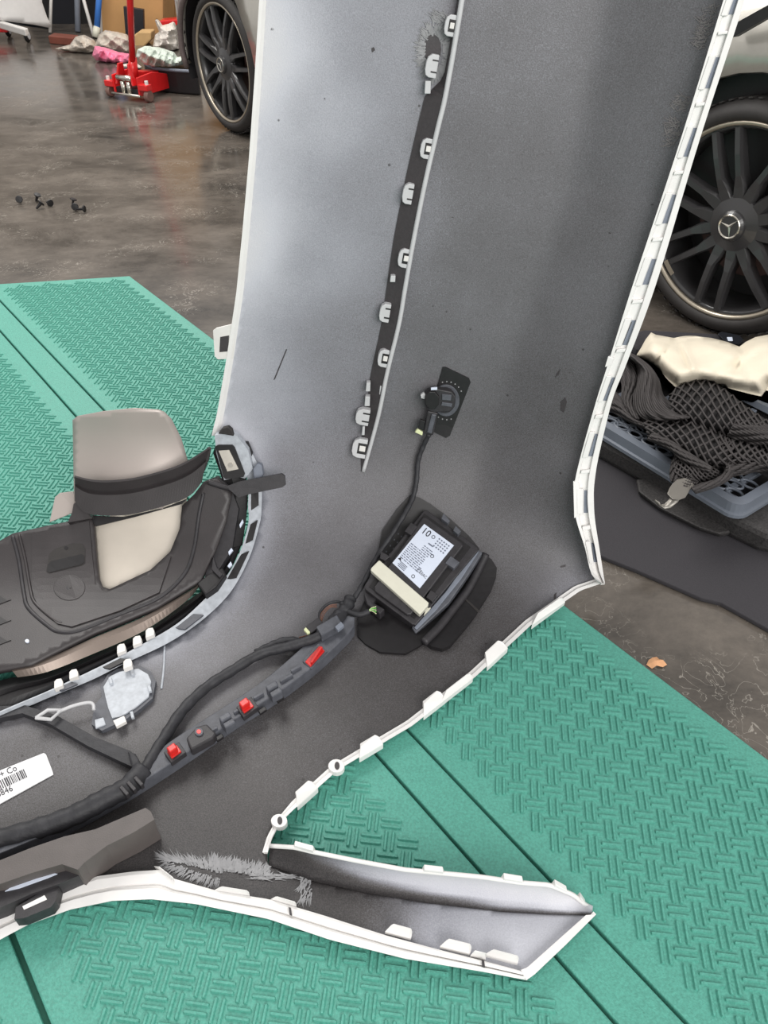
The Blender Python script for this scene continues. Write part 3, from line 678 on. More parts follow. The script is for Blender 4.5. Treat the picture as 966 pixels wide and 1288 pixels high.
lrect(.42, .24, .58, .265)
MBp.build('fine_print', 'ink_grey', lb)
for cu_, cv_ in ((.42, .10), (.72, .40), (.66, .92)):
    rg = MB(); o_ = [lab(cu_ + .05 * math.cos(a), cv_ + .036 * math.sin(a)) for a in np.linspace(0, 2 * math.pi, 17)[:-1]]; i_ = [lab(cu_ + .036 * math.cos(a), cv_ + .026 * math.sin(a)) for a in np.linspace(0, 2 * math.pi, 17)[:-1]]
    P = np.concatenate([RPL(o_, .0482), RPL(i_, .0482)]); rg.add(P, [(i, (i + 1) % 16, 16 + (i + 1) % 16, 16 + i) for i in range(16)]); rg.build('round_mark', 'ink', lb)
extp('warning_mark', [lab(.09, .80), lab(.04, .86), lab(.14, .86)], .0482, .0003, 'ink', lb, bevel=0)
cb = extp('retaining_bar', [(477, 704), (539.5, 758), (538, 762), (528, 773), (466, 717), (467, 714)], .058, .016, 'cream_plastic', rd, bevel=.002)
extp('bar_side', [(536, 765), (542, 764), (540, 767), (533, 774)], .040, .006, 'cream_plastic', rd, bevel=.0005)
for q in ([(517, 657), (525, 662), (517, 673), (509, 668)], [(567, 699), (578, 707), (571, 715), (560, 708)], [(479, 693), (491, 700), (484, 705), (478, 702)], [(558, 645), (566, 655), (563, 658), (555, 652)], [(573, 661), (580, 668), (576, 672), (570, 667)], [(542, 742), (551, 748), (544, 757), (536, 751)]):
    extp('catch', q, .049, .014, 'rail_plastic' if q[0][0] > 550 else 'black_plastic', rd, bevel=.001)
for k in range(24):
    r_, c_ = divmod(k, 4); p = (497 - r_ * 5.0 + c_ * 4, 668 + r_ * 7.5 + c_ * 3.4)
    ext('foam_cell', circ(p[0], p[1], 1.1, 1.3, 6), .0068, .001, 'rail_plastic', rd, bevel=0)

# ================================================================== clip carrier rail with red clips
cr = thing('clip_carrier', tuple(PS([(310, 895)], 0)[0]), 'long curved black plastic carrier with red clips, screwed inside the bumper', 'mounting rail')
RIDGE = [(446, 776), (446, 786), (437, 798), (400, 833), (351, 870), (298, 903), (239, 944), (179, 983), (140, 1006), (60, 1048), (-80, 1105)]
INN = [(426, 772), (413, 782), (381, 813), (332, 855), (286, 886), (223, 926), (200, 943), (172, 965), (135, 992), (50, 1034), (-90, 1090)]
r1 = resample(spline(RIDGE, 5), 60); r2 = resample(spline(INN, 5), 60)
T1 = PS(r1, .030); T2 = PS(r2, .022); N1 = NS(T1); N2 = NS(T2); B1 = T1 - N1 * .0300; B2 = T2 - N2 * .0215
V = np.concatenate([T2, T1, B1, B2]); n = 60; fs = []
for k in range(4):
    for i in range(n - 1): fs.append((k * n + i, k * n + i + 1, ((k + 1) % 4) * n + i + 1, ((k + 1) % 4) * n + i))
fs += [(0, n, 2 * n, 3 * n), (n - 1, 4 * n - 1, 3 * n - 1, 2 * n - 1)]
obj('carrier_body', V, fs, 'rail_plastic', cr, bevel=.002)
def on_car(x): return None
def cbox(name, c, L, W, top, thick, m, parent, ang=-35, bevel=.001):
    a = math.radians(ang); d = np.array([math.cos(a), math.sin(a)]); n_ = np.array([-d[1], d[0]]); c = np.array(c, float)
    return ext(name, [c - d * L / 2 - n_ * W / 2, c + d * L / 2 - n_ * W / 2, c + d * L / 2 + n_ * W / 2, c - d * L / 2 + n_ * W / 2], top, thick, m, parent, bevel)
for cx, cy in ((219, 944), (310, 887)):
    h = cbox('clip_housing', (cx + 1, cy + 2), 23, 16, .036, .012, 'black_plastic', cr)
    cbox('red_clip', (cx, cy + 1), 15, 10, .039, .006, 'red_clip', h); cbox('clip_tongue', (cx - 3, cy - 4), 12, 8, .050, .014, 'red_clip', h, bevel=.002)
h = cbox('clip_housing', (396, 825), 30, 15, .032, .006, 'rail_plastic', cr, -48)
cbox('red_clip', (396, 825), 27, 9, .035, .005, 'red_clip', h, -48); cbox('clip_tongue', (398, 823), 24, 3, .042, .008, 'red_clip', h, -56)
for (cx, cy) in ((283, 901), (342, 862)):
    cbox('twin_tab', (cx, cy), 15, 7, .050, .024, 'rail_plastic', cr, -30, .002); cbox('twin_tab', (cx + 5, cy + 8), 15, 7, .046, .02, 'rail_plastic', cr, -30, .002)
h = ext('screw_block', [(234, 928), (247, 914), (260, 910), (272, 922), (268, 928), (240, 943)], .044, .02, 'black_plastic', cr, bevel=.003)
ext('screw_bush', circ(250, 920, 5.5, 5, 12), .047, .006, 'rail_plastic', h, bevel=.0006); ext('screw_socket', circ(250, 920, 3, 2.8, 10), .0476, .003, 'red_clip', h, bevel=0)
for cx, cy, l_ in ((268, 917, 12), (325, 874, 14), (298, 893, 10), (360, 852, 18), (372, 840, 14)): cbox('stiffening_rib', (cx, cy), l_, 3, .034, .008, 'rail_plastic', cr, -30)
for cx, cy in ((276, 927), (352, 878), (330, 893)): cbox('side_notch', (cx, cy), 10, 5, .027, .006, 'deep_black', cr, -34)

# ================================================================== wiring
wh = thing('wiring_harness', tuple(PS([(437, 765)], 0)[0]), 'black taped wiring harness running along the bumper corner between the sensors', 'wiring')
stube('sensor_cable', [(540, 546), (533, 560), (526, 580), (524, 605), (519, 627), (508, 648), (492, 674), (473, 702), (459, 730), (447, 750), (436, 764)], [.024, .014, .012, .012, .016, .03, .034, .034, .03, .022, .018], .0052, 'tape', wh, n=8, wob=.16)
stube('main_branch', [(437, 764), (424, 782), (400, 801), (367, 812), (327, 823), (291, 844), (260, 864), (230, 893), (208, 926), (190, 955), (180, 972)], [.018, .03, .03, .022, .016, .014, .014, .014, .018, .022, .026], .0100, 'tape', wh, n=10, wob=.10)
stube('wrapped_branch', [(385, 809), (360, 806), (340, 813), (322, 822)], .016, .008, 'tape', wh, n=8, wob=.15)
stube('lower_branch', [(180, 968), (160, 990), (130, 1006), (96, 1024), (50, 1042), (0, 1056), (-60, 1072)], [.028, .03, .03, .028, .026, .024, .024], .0165, 'tape', wh, n=10, wob=.08)
ext('flat_wrap', [(-60, 898), (0, 888), (30, 887), (70, 899), (120, 927), (165, 945), (172, 957), (168, 965), (150, 957), (110, 938), (62, 910), (28, 897), (0, 903), (-60, 915)], .016, .012, 'tape', wh, bevel=.004)
ext('wrap_end', [(160, 944), (170, 947), (181, 966), (176, 977), (166, 965)], .024, .014, 'tape', wh, bevel=.003)
for a in range(3): cbox('cable_tie', (174 - a * 9, 982 + a * 6), 14, 5, .050, .012, 'black_plastic', wh, 48)
kn = stube('junction_bundle', [(441, 752), (436, 764), (424, 776), (412, 790), (403, 800)], .024, .012, 'tape', wh, n=10, wob=.15)
stube('radar_cable', [(430, 758), (436, 768), (452, 773), (464, 769)], .026, .006, 'tape', wh, n=8)
for k in range(5): stube('wire', [(462, 770), (467, 767 + k * .8 - 2), (473, 763 + k * 2.2)], [.028, .03, .034 + k * .001], .0011, 'green_wire' if k % 2 else 'yellow_tab', wh, n=5)
stube('wire_loop', [(404, 790), (402, 772), (412, 760), (426, 757), (434, 764)], .022, .0030, 'tape', wh, n=6)
for k in range(3): stube('wire', [(404, 785), (404 + k * 2, 772), (414 + k, 762 + k), (424, 760 + k * 2)], .024, .0008, 'wire_orange', wh, n=5)
cbox('connector', (396, 786), 20, 11, .034, .016, 'black_plastic', wh, -35, .0015); cbox('connector_lock', (386, 793), 8, 4, .036, .006, 'yellow_tab', wh, 48); cbox('connector', (414, 786), 30, 13, .046, .02, 'rail_plastic', wh, -30, .002); cbox('connector_clip', (427, 787), 10, 6, .052, .008, 'slot_grey', wh, -40)
stube('bare_wire', [(400, 797), (388, 799), (376, 802)], .014, .0015, 'wire_orange', wh, n=5)
ext('crimp_box', [(462, 739), (476, 748), (470, 758), (484, 766), (478, 772), (462, 760), (458, 748)], .030, .02, 'black_plastic', wh, bevel=.002)
# diamond fastener
fs_ = thing('diamond_strap', tuple(PS([(90, 895)], 0)[0]), 'pale grey plastic strap ending in an open diamond, beside the grey cover plate', 'fastener')
stube('strap', [(72, 896), (92, 888), (110, 884), (117, 886), (118, 893)], .026, .0032, 'clip_grey', fs_, n=6)
P = PS([(45, 903), (60, 893), (78, 893), (64, 905), (45, 903)], .027); MB().tube(P, .0032, 6).build('diamond_loop', 'clip_grey', fs_)

# ================================================================== wheel arch bracket box at the lower left
bk = thing('arch_bracket', tuple(PS([(100, 1080)], 0)[0]), 'brown-black plastic bracket bolted beside the white wheel arch lip', 'bracket')
ext('bracket_body', [(-80, 1120), (-80, 1098), (0, 1082), (40, 1066), (81, 1052), (120, 1043), (183, 1016), (190, 1021), (194, 1031), (168, 1047), (134, 1064), (106, 1085), (98, 1094), (78, 1087), (40, 1098), (0, 1112)], .060, .058, 'bracket_brown', bk, bevel=.003)
ext('bracket_foot', [(-80, 1140), (0, 1112), (40, 1098), (75, 1088), (78, 1092), (97, 1094), (102, 1100), (74, 1112), (40, 1124), (0, 1142), (-80, 1170)], .040, .038, 'black_plastic', bk, bevel=.002)
ext('window', [(6, 1121), (20, 1112), (60, 1097), (72, 1099), (60, 1104), (24, 1117)], .0415, .003, 'label_paper', bk, bevel=0)
ext('bracket_claw', [(18, 1156), (20, 1141), (58, 1118), (74, 1116), (70, 1133), (64, 1141), (30, 1155)], .034, .022, 'black_plastic', bk, bevel=.002)
ext('claw_window', [(28, 1140), (56, 1126), (59, 1131), (30, 1144)], .0352, .003, 'white_paint', bk, bevel=0)

# ================================================================== exhaust trim insert
ex = thing('exhaust_trim_insert', tuple(PS([(150, 760)], 0)[0]), 'black plastic exhaust trim insert with bare silver tailpipe plates, fitted in the bumper opening', 'exhaust trim')
def patch(name, A, B, offA, offB, m, parent, n=24, rows=10, bow=0., thick=.003, smooth=True):
    a = resample(A, n); b = resample(B, n); R = []
    for f in np.linspace(0, 1, rows): R.append(PS(a * (1 - f) + b * f, offA * (1 - f) + offB * f + bow * math.sin(math.pi * f)))
    V = np.concatenate(R); fs = [(r * n + i, r * n + i + 1, (r + 1) * n + i + 1, (r + 1) * n + i) for r in range(rows - 1) for i in range(n - 1)]
    p = [Vector(V[q]) for q in fs[len(fs) // 2]]
    if (p[1] - p[0]).cross(p[2] - p[0]).dot(Vector(NS(np.array([p[0]]))[0])) < 0: fs = [f[::-1] for f in fs]
    return obj(name, V, fs, m, parent, smooth=smooth, solid=thick)
# silver plates
patch('tailpipe_plate', spline([(92, 526), (128, 517), (169, 513), (204, 516)], 6), spline([(94, 612), (138, 612), (197, 602), (244, 580)], 6), .03, .055, 'steel', ex, bow=-.035, n=30, rows=16) if False else None
patch('tailpipe_plate', spline([(92, 640), (91, 590), (91, 550), (93, 528), (98, 523)], 5), spline([(246, 600), (236, 576), (228, 551), (216, 527), (204, 516)], 5), .05, .05, 'steel', ex, bow=.035, n=26, rows=18)
tp = [(92, 528), (98, 523), (130, 517), (169, 513), (200, 515), (207, 518), (216, 527), (228, 551), (238, 585), (205, 640), (94, 640)]
for o in [k for k in COL.objects if k.name.startswith('tailpipe_plate')]: bpy.data.objects.remove(o)
Pp, tt, _ = cdt(tp, 6)
off = .015 + .03 * np.sin(np.clip((Pp[:, 0] - 85) / 160, 0, 1) * math.pi) + .01 * sstep(Pp[:, 1], 540, 640)
V = PS(Pp, off); o = obj('tailpipe_plate', V, tt, 'steel', ex, smooth=True, solid=.002)
Pp, tt, _ = cdt([(115, 655), (235, 625), (235, 668), (222, 695), (195, 722), (138, 748), (120, 742)], 8)
V = PS(Pp, .012 + .01 * np.sin((Pp[:, 0] - 110) / 125 * math.pi)); obj('inner_tailpipe_plate', V, tt, 'steel_bright', ex, smooth=True, solid=.002)
ext('side_plate', [(69, 625), (75, 620), (92, 618), (96, 640), (92, 645), (62, 657)], .030, .004, 'steel', ex, bevel=.001)
# tray: four frame pieces of one moulding
trayO = [(-150, 715), (0, 680), (16, 671), (60, 661), (114, 650), (118, 664), (121, 700), (124, 726), (129, 738), (138, 741), (189, 717), (214, 694), (226, 665), (229, 636), (244, 622), (256, 606), (272, 602), (292, 618), (284, 657), (271, 692), (252, 730), (197, 763), (118, 795), (60, 824), (39, 835), (0, 842), (-150, 870)]
Pp, tt, bb = cdt(trayO, 7)
V = PS(Pp, .042); o = obj('trim_tray', V, tt, 'tray_plastic', ex, smooth=True)
me = o.data; pn = me.polygons[0]
if pn.normal.dot(Vector(NS(np.array([me.vertices[pn.vertices[0]].co]))[0])) < 0: me.flip_normals()
s = o.modifiers.new('t', 'SOLIDIFY'); s.thickness = .012; s.offset = -1
stube('tray_groove', [(16, 674), (24, 705), (30, 745), (36, 765), (60, 787), (75, 795), (100, 793), (150, 773), (200, 752), (232, 722), (244, 690), (250, 650), (256, 620)], .042, .0042, 'black_plastic', ex, n=6)
stube('tray_groove', [(24, 672), (32, 705), (38, 740), (44, 758), (66, 778), (78, 784)], .043, .003, 'tray_plastic', ex, n=6)
ext('tray_step', [(40, 671), (112, 655), (116, 700), (120, 735), (132, 746), (190, 722), (215, 700), (200, 745), (150, 768), (90, 788), (72, 784), (48, 764), (40, 740)], .045, .004, 'tray_plastic', ex, bevel=.0015)
pk = ext('grip_recess', [(62, 696), (70, 690), (92, 683), (104, 684), (107, 690), (107, 708), (103, 711), (62, 721), (58, 719)], .0458, .002, 'rubber', ex, bevel=.0008)
ext('recess_floor', [(60, 710), (64, 706), (103, 697), (106, 699), (106, 707), (102, 710), (62, 720), (59, 718)], .0466, .002, 'deep_black', ex, bevel=0)
ext('drain_hole', circ(83, 689, 2.5, 2, 10), .0466, .001, 'deep_black', ex, bevel=0)
ext('moulded_disc', circ(87, 739, 20, 16, 28), .0462, .002, 'tray_plastic', ex, bevel=.0008); ext('disc_ring', circ(88, 738.5, 5, 4, 16), .0472, .002, 'black_plastic', ex, bevel=.0005); ext('disc_boss', circ(88, 738.5, 1.6, 1.4, 8), .0484, .002, 'tray_plastic', ex, bevel=.0003)
ext('drain_hole', circ(34, 806, 2.6, 2.2, 10), .0445, .004, 'label_paper', ex, bevel=0)
for y in (752, 778, 803): ext('side_notch', [(-4, y - 5), (9, y + 3), (14, y + 2), (-4, y + 9)], .0435, .003, 'deep_black', ex, bevel=0)
# curved collar
CT = [(94, 598), (115, 603), (138, 604), (168, 601), (197, 594), (222, 586), (240, 577), (262, 563)]; CM = [(94, 612), (138, 617), (197, 607), (240, 591), (262, 575)]; CB = [(94, 630), (110, 646), (157, 648), (205, 637), (238, 624), (254, 606)]
ribbon('collar', spline(CT, 5), .085, spline(CB, 5), .070, 'tray_plastic', n=50, thick=.006, lanes=[(0, -.02), (0, 0), (.06, .003), (.14, 0), (.3, -.006), (.36, -.010), (.42, -.004), (1, 0), (1, -.015)], parent=ex)
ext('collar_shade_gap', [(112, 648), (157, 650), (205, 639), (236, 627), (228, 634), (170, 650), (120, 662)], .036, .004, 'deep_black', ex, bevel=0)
ext('collar_post', [(92, 634), (98, 628), (112, 646), (116, 652), (84, 658), (90, 645)], .052, .03, 'tray_plastic', ex, bevel=.002)
ext('collar_hook', [(252, 572), (262, 563), (265, 565), (262, 580), (256, 590)], .066, .01, 'tray_plastic', ex, bevel=.002)
# lower strips below the tray
ribbon('silver_strip', spline([(14, 842), (60, 828), (118, 802), (180, 776), (240, 742), (250, 733)], 5), .034, spline([(22, 852), (60, 845), (118, 822), (180, 794), (232, 758), (252, 736)], 5), .026, 'steel_dark', n=50, thick=.004, lanes=[(0, 0), (.35, .006), (1, 0)], parent=ex)
ribbon('under_trim', spline([(-60, 872), (16, 852), (60, 846), (118, 823), (180, 795), (234, 757), (262, 735), (285, 690), (290, 640)], 5), .012, spline([(-60, 930), (24, 884), (67, 866), (134, 834), (174, 813), (222, 785), (258, 753), (288, 720), (306, 680)], 5), .006, 'deep_black', n=60, thick=.005, lanes=[(0, 0), (.3, .008), (.45, 0), (.7, .007), (1, 0)], parent=ex)
ribbon('side_trim', spline([(268, 570), (280, 605), (288, 640), (285, 690)], 5), .020, spline([(272, 558), (300, 575), (312, 620), (305, 686)], 5), .010, 'deep_black', n=30, thick=.005, lanes=[(0, 0), (.4, .008), (1, 0)], parent=ex)
ext('support_web', [(256, 606), (272, 600), (290, 612), (300, 640), (292, 690), (270, 725), (255, 735), (268, 690), (282, 655), (276, 625)], .034, .02, 'black_plastic', ex, bevel=.003)
for q in ([(266, 642), (278, 628), (291, 622), (284, 636)], [(268, 662), (282, 648), (284, 655), (276, 660)]): ext('web_slot', q, .0352, .003, 'deep_black', ex, bevel=0)
ext('corner_clip', [(247, 733), (262, 722), (280, 714), (284, 722), (272, 738), (258, 748)], .040, .025, 'deep_black', ex, bevel=.003)
ext('clip_post', [(266, 716), (268, 700), (273, 714), (280, 722), (276, 726)], .048, .01, 'black_plastic', ex, bevel=.001)
for q in ([(287, 694), (291, 689), (293, 692), (288, 698)], [(286, 712), (290, 706), (292, 710), (288, 714)], [(301, 660), (305, 653), (306, 657), (302, 664)]): ext('bright_pin', q, .036, .006, 'label_paper', ex, bevel=.0005)
ext('strap_arm', [(284, 612), (300, 606), (354, 596), (358, 599), (359, 610), (355, 613), (312, 622), (300, 626)], .062, .010, 'black_plastic', ex, bevel=.002)
stube('arm_brace', [(262, 606), (280, 612), (300, 616)], .05, .006, 'black_plastic', ex, n=8)
# small lamp-like bracket at the lip top
lu = ext('lip_bracket', [(270, 548), (286, 543), (298, 548), (312, 566), (318, 590), (308, 602), (300, 600), (282, 604), (272, 570)], .030, .02, 'grey_white', ex, bevel=.003)
ext('bracket_frame', [(271, 562), (274, 560), (292, 560), (295, 563), (308, 596), (306, 600), (284, 603), (281, 600)], .0345, .006, 'deep_black', lu, bevel=.001)
ext('bracket_lens', [(275, 567), (288, 566), (300, 590), (286, 593)], .036, .003, 'lens_clear', lu, bevel=0)
ext('lens_screw', circ(290, 585, 3.2, 3.2, 12), .038, .003, 'chrome', lu, bevel=0)
ext('clip_cap', [(274, 546), (280, 539), (287, 537), (292, 541), (294, 549), (284, 547)], .036, .012, 'rubber', ex, bevel=.002)
ext('lip_knuckle', [(318, 590), (323, 583), (329, 585), (331, 597), (326, 605), (319, 604)], .042, .02, 'slot_grey', ex, bevel=.003)
ext('side_slot', [(307, 556), (312, 556), (318, 570), (316, 576), (309, 566)], .012, .006, 'deep_black', ex, bevel=0)

# ================================================================== the silver car behind
wl, wr = G(288, 168, 0), G(880, 417, 0)
dv = (wr - wl)[:2]; WB = np.linalg.norm(dv); crz = math.atan2(dv[1], dv[0])
car = thing('car', tuple(wr), 'silver car with black twin-spoke wheels standing behind the bumper', 'car', rz=crz)
def make_wheel(x):
    wh_ = bpy.data.objects.new('wheel', None); COL.objects.link(wh_); wh_.parent = car; wh_.location = (x, 0, .350); wh_.empty_display_size = .05
    def part(mb, name, m, **kw):
        k = 1 if name in ('tyre', 'tread_blocks') else 1.10
        mb.v = [(v[0] * k, v[1], v[2] * k) for v in mb.v]; return mb.build(name, m, wh_, local=True, **kw)
    tprof = [(.286, .03), (.290, .010), (.302, .000), (.318, .002), (.333, .014), (.342, .03), (.347, .045), (.348, .13), (.347, .215), (.338, .235), (.31, .25), (.286, .24)]
    part(MB().lathe(tprof, 72, True), 'tyre', 'rubber', smooth=True)
    tr = MB()
    for k in range(72):
        a = 2 * math.pi * k / 72; R_ = Matrix.Rotation(-a, 3, 'Y')
        tr.box(R_ @ Vector((.3470, .05, 0)), (.004, .05, .012), R_)
    part(tr, 'tread_blocks', 'rubber')
    part(MB().lathe([(.252, .012), (.258, .006), (.264, .008), (.264, .02), (.252, .02)], 72, True), 'rim_lip', 'rim_lip', smooth=True)
    part(MB().lathe([(.253, .016), (.243, .03), (.238, .06), (.232, .19), (.24, .2), (.25, .06)], 64, True), 'rim_barrel', 'rim_black', smooth=True)
    part(MB().lathe([(.03, .125), (.165, .125), (.165, .15), (.03, .15)], 48, True), 'brake_disc', 'brake_disc')
    part(MB().lathe([(.0, .17), (.238, .17), (.238, .18), (0, .18)], 40), 'inner_shield', 'deep_black')
    part(MB().box((.135, .115, .02), (.07, .06, .13)), 'brake_caliper', 'brake_disc', bevel=.01)
    part(MB().lathe([(0, .010), (.04, .010), (.074, .022), (.082, .04), (.082, .09), (0, .09)], 40), 'hub', 'rim_black', smooth=False)
    part(MB().lathe([(0, -.004), (.034, -.004), (.040, .002), (.042, .012), (0, .012)], 40), 'centre_cap', 'rim_black', smooth=False)
    st_ = MB().lathe([(.0275, -.0045), (.0310, -.0070), (.0330, -.0045)], 40)
    for k in range(3):
        a = math.radians(48 + 120 * k); d = Vector((math.cos(a), 0, math.sin(a))); n_ = Vector((-d.z, 0, d.x))
        st_.add([Vector((0, -.0075, 0)), n_ * .0042 + d * .0024 + Vector((0, -.0045, 0)), d * .030 + Vector((0, -.0052, 0)), -n_ * .0042 + d * .0024 + Vector((0, -.0045, 0))], [(0, 1, 2), (0, 2, 3)])
    part(st_, 'emblem', 'chrome')
    NSP = 7
    for k in range(NSP):
        a0 = math.radians(-93 + 360 / NSP * k)
        for s in (-1, 1):
            sp_ = MB(); secs = []
            for r_, sa, wd, y0, y1 in ((.060, .017, .020, .022, .07), (.095, .023, .017, .018, .065), (.125, .028, .0105, .012, .055), (.18, .031, .0095, .010, .05), (.246, .034, .0090, .016, .045)):
                c = Vector((math.cos(a0), 0, math.sin(a0))) * r_; t = Vector((-math.sin(a0), 0, math.cos(a0)))
                c = c + t * (s * sa)
                secs.append([c - t * wd * .75 + Vector((0, y0, 0)), c + t * wd * .75 + Vector((0, y0, 0)), c + t * wd * 1.1 + Vector((0, y0 + .012, 0)), c + t * wd + Vector((0, y1, 0)), c - t * wd + Vector((0, y1, 0)), c - t * wd * 1.1 + Vector((0, y0 + .012, 0))])
            vs = [q for sec in secs for q in sec]; fs = []
            for i in range(len(secs) - 1):
                for j in range(6): fs.append((i * 6 + j, i * 6 + (j + 1) % 6, (i + 1) * 6 + (j + 1) % 6, (i + 1) * 6 + j))
            fs += [(0, 1, 2, 3, 4, 5), tuple(range(24, 30))]
            sp_.add(vs, fs); part(sp_, 'spoke', 'rim_black')
    for k in range(5):
        a = 2 * math.pi * k / 5 + .3; c = Vector((.058 * math.cos(a), .03, .058 * math.sin(a)))
    pl = MB(); 
    for a0 in (-2.32,):
        pts = [(r_, a) for a in np.linspace(a0 - .10, a0 + .10, 8) for r_ in (.228, .243)]
        pl.add([(r_ * math.cos(a), .012, r_ * math.sin(a)) for r_, a in pts], [(2 * i, 2 * i + 1, 2 * i + 3, 2 * i + 2) for i in range(7)])
        pl2 = MB(); pl2.add([(r_ * math.cos(a), .016, r_ * math.sin(a)) for r_, a in pts], [(2 * i, 2 * i + 1, 2 * i + 3, 2 * i + 2) for i in range(7)])
    part(pl, 'rim_badge', 'rim_lip')
    ro_ = []
    for i, ch in enumerate('AMG'): pass
    return wh_
make_wheel(0); make_wheel(-WB)
# body side with its two wheel arches, in car coordinates (x along the car, y inwards, z up)
def arc(cx, r, a0, a1, n=20): return [(cx + r * math.cos(a), .345 + r * math.sin(a)) for a in np.linspace(a0, a1, n)]
AR = .415
prof = [(.95, .20), (.95, .62), (.80, .80), (.30, .93), (-.6, 1.0), (-1.7, 1.02), (-2.9, 1.0), (-WB - .30, .95), (-WB - .44, .80), (-WB - .46, .42), (-WB - .405, .30)]
pL = arc(-WB, AR, math.pi * 1.02, -.35, 22); pR = arc(0, AR, math.pi + .35, -.35, 24)
poly = prof + pL + [(-WB + .45, .19), (-.45, .19)] + pR
Pp, tt, bb = cdt(poly, .09)
def ybody(z): return np.interp(z, [.15, .35, .6, .8, .95, 1.05], [.02, -.015, -.02, .02, .09, .2])
V = [(p[0], float(ybody(p[1])) + .06 * max(0, (p[0] - .5)) + .10 * max(0, -(p[0] + WB + .2)), p[1]) for p in Pp]
me_ = obj('body_side', V, tt, 'car_paint', car, smooth=True, local=True, solid=.02, soff=0)
# wheel liners
for x in (0, -WB):
    lin_ = MB(); n = 30; vs = []
    for a in np.linspace(-.3, math.pi + .3, n): vs += [(x + (AR + .0) * math.cos(a), .0, .345 + (AR + .0) * math.sin(a)), (x + AR * math.cos(a), .34, .345 + AR * math.sin(a))]
    lin_.add(vs, [(2 * i, 2 * i + 2, 2 * i + 3, 2 * i + 1) for i in range(n - 1)])
    vs = [(x + AR * math.cos(a), .34, .345 + AR * math.sin(a)) for a in np.linspace(-.3, math.pi + .3, n)]
    lin_.add(vs, [tuple(range(n))]); lin_.build('wheel_liner', 'deep_black', car, local=True)
lp_ = MB(); lp_.tube([(-WB + (AR) * math.cos(a), ybody(.345 + AR * math.sin(a)) - .004, .345 + AR * math.sin(a)) for a in np.linspace(math.pi * .55, math.pi * 1.05, 16)], .016, 8); lp_.build('arch_edge', 'car_trim', car, local=True, smooth=True)
MB().box((-1.4, .95, .62), (3.6, 1.7, .6)).build('body_core', 'deep_black', car, local=True, bevel=.08)
MB().box((-1.4, .35, .20), (2.3, .3, .06)).build('underbody', 'deep_black', car, local=True)
# cabin
cb_ = [(-.2, 1.0), (-.9, 1.42), (-2.4, 1.45), (-3.2, 1.05)]
MB().prism([(x, .28 if z < 1.2 else .42, z) for x, z in cb_], [(x, 1.6 if z < 1.2 else 1.46, z) for x, z in cb_]).build('cabin', 'glass_dark', car, local=True, bevel=.03)
MB().prism([(.95, .12, .62), (.9, .12, .76), (.28, .10, .97), (-.1, .10, 1.0), (-.1, .10, .9), (.5, .12, .6)], [(.95, 1.75, .62), (.9, 1.75, .76), (.28, 1.75, .97), (-.1, 1.75, 1.0), (-.1, 1.75, .9), (.5, 1.75, .6)]).build('bonnet', 'car_paint', car, local=True, bevel=.04)
# black seam on the wing, seen beside the bumper's upper edge
CZ = Matrix.Rotation(crz, 4, 'Z'); cinv = (Matrix.Translation(Vector(wr)) @ CZ).inverted()
def carpix(px, py, y=-.03):
    a = cinv @ Vector(CO); b = (cinv.to_3x3() @ Vector(ray(px, py))); t = (y - a.y) / b.y; return a + b * t
q = [carpix(918, 33, -.028), carpix(1010, -18, -.028), carpix(1010, -4, -.028), carpix(922, 47, -.028)]
MB().prism([k + Vector((0, .03, 0)) for k in q], q).build('seam_trim', 'deep_black', car, local=True)

# ================================================================== floor jack
J0 = G(168, 124, 0); jk = thing('floor_jack', tuple(J0), 'red trolley jack with long upright handle standing near the car wheel', 'jack', rz=math.radians(-28))
def jp(mb, name, m, **kw): return mb.build(name, m, jk, local=True, **kw)
for s in (-1, 1):
    jp(MB().prism([(s * .105 - .006, -.05, .03), (s * .105 - .006, .42, .03), (s * .105 - .006, .40, .08), (s * .105 - .006, .1, .15), (s * .105 - .006, -.05, .14)], [(s * .105 + .006, -.05, .03), (s * .105 + .006, .42, .03), (s * .105 + .006, .40, .08), (s * .105 + .006, .1, .15), (s * .105 + .006, -.05, .14)]), 'side_frame', 'jack_red', bevel=.003)
    jp(MB().box((s * .145, -.03, .085), (.075, .05, .035)), 'caster_arm', 'jack_red', bevel=.004)
    wj = MB(); wj.lathe([(0, -.016), (.030, -.016), (.034, -.01), (.034, .01), (.030, .016), (0, .016)], 24)
    wj.v = [(y + s * .165, x - .03, z + .036) for x, y, z in wj.v]; jp(wj, 'caster_wheel', 'wheel_brown', smooth=False)
    bo_ = MB().lathe([(0, -.012), (.012, -.012), (.012, .012), (0, .012)], 12); bo_.v = [(x + s * .165, z - .03, y + .112) for x, y, z in bo_.v]; jp(bo_, 'bolt', 'white_plastic')
    wf = MB().lathe([(0, -.03), (.036, -.03), (.036, .03), (0, .03)], 24); wf.v = [(y + s * .085, x + .42, z + .038) for x, y, z in wf.v]; jp(wf, 'front_wheel', 'wheel_brown')
    jp(MB().prism([(s * .07 - .008, -.06, .09), (s * .07 - .008, .03, .09), (s * .04 - .008, .0, .21), (s * .04 - .008, -.04, .21)], [(s * .07 + .008, -.06, .09), (s * .07 + .008, .03, .09), (s * .04 + .008, .0, .21), (s * .04 + .008, -.04, .21)]), 'handle_yoke', 'jack_red', bevel=.003)
    hy = MB().tube([(s * .025, -.045, .03), (s * .025, -.045, .11)], .017, 12); jp(hy, 'pump_cylinder', 'chrome', smooth=True)
jp(MB().box((0, .0, .05), (.2, .08, .04)), 'pump_body', 'deep_black', bevel=.004)
jp(MB().tube([(-.06, -.05, .13), (.06, -.05, .13)], .016, 12), 'cross_shaft', 'chrome', smooth=True)
jp(MB().tube([(-.12, -.06, .035), (.12, -.06, .035)], .008, 10), 'axle_rod', 'chrome', smooth=True)
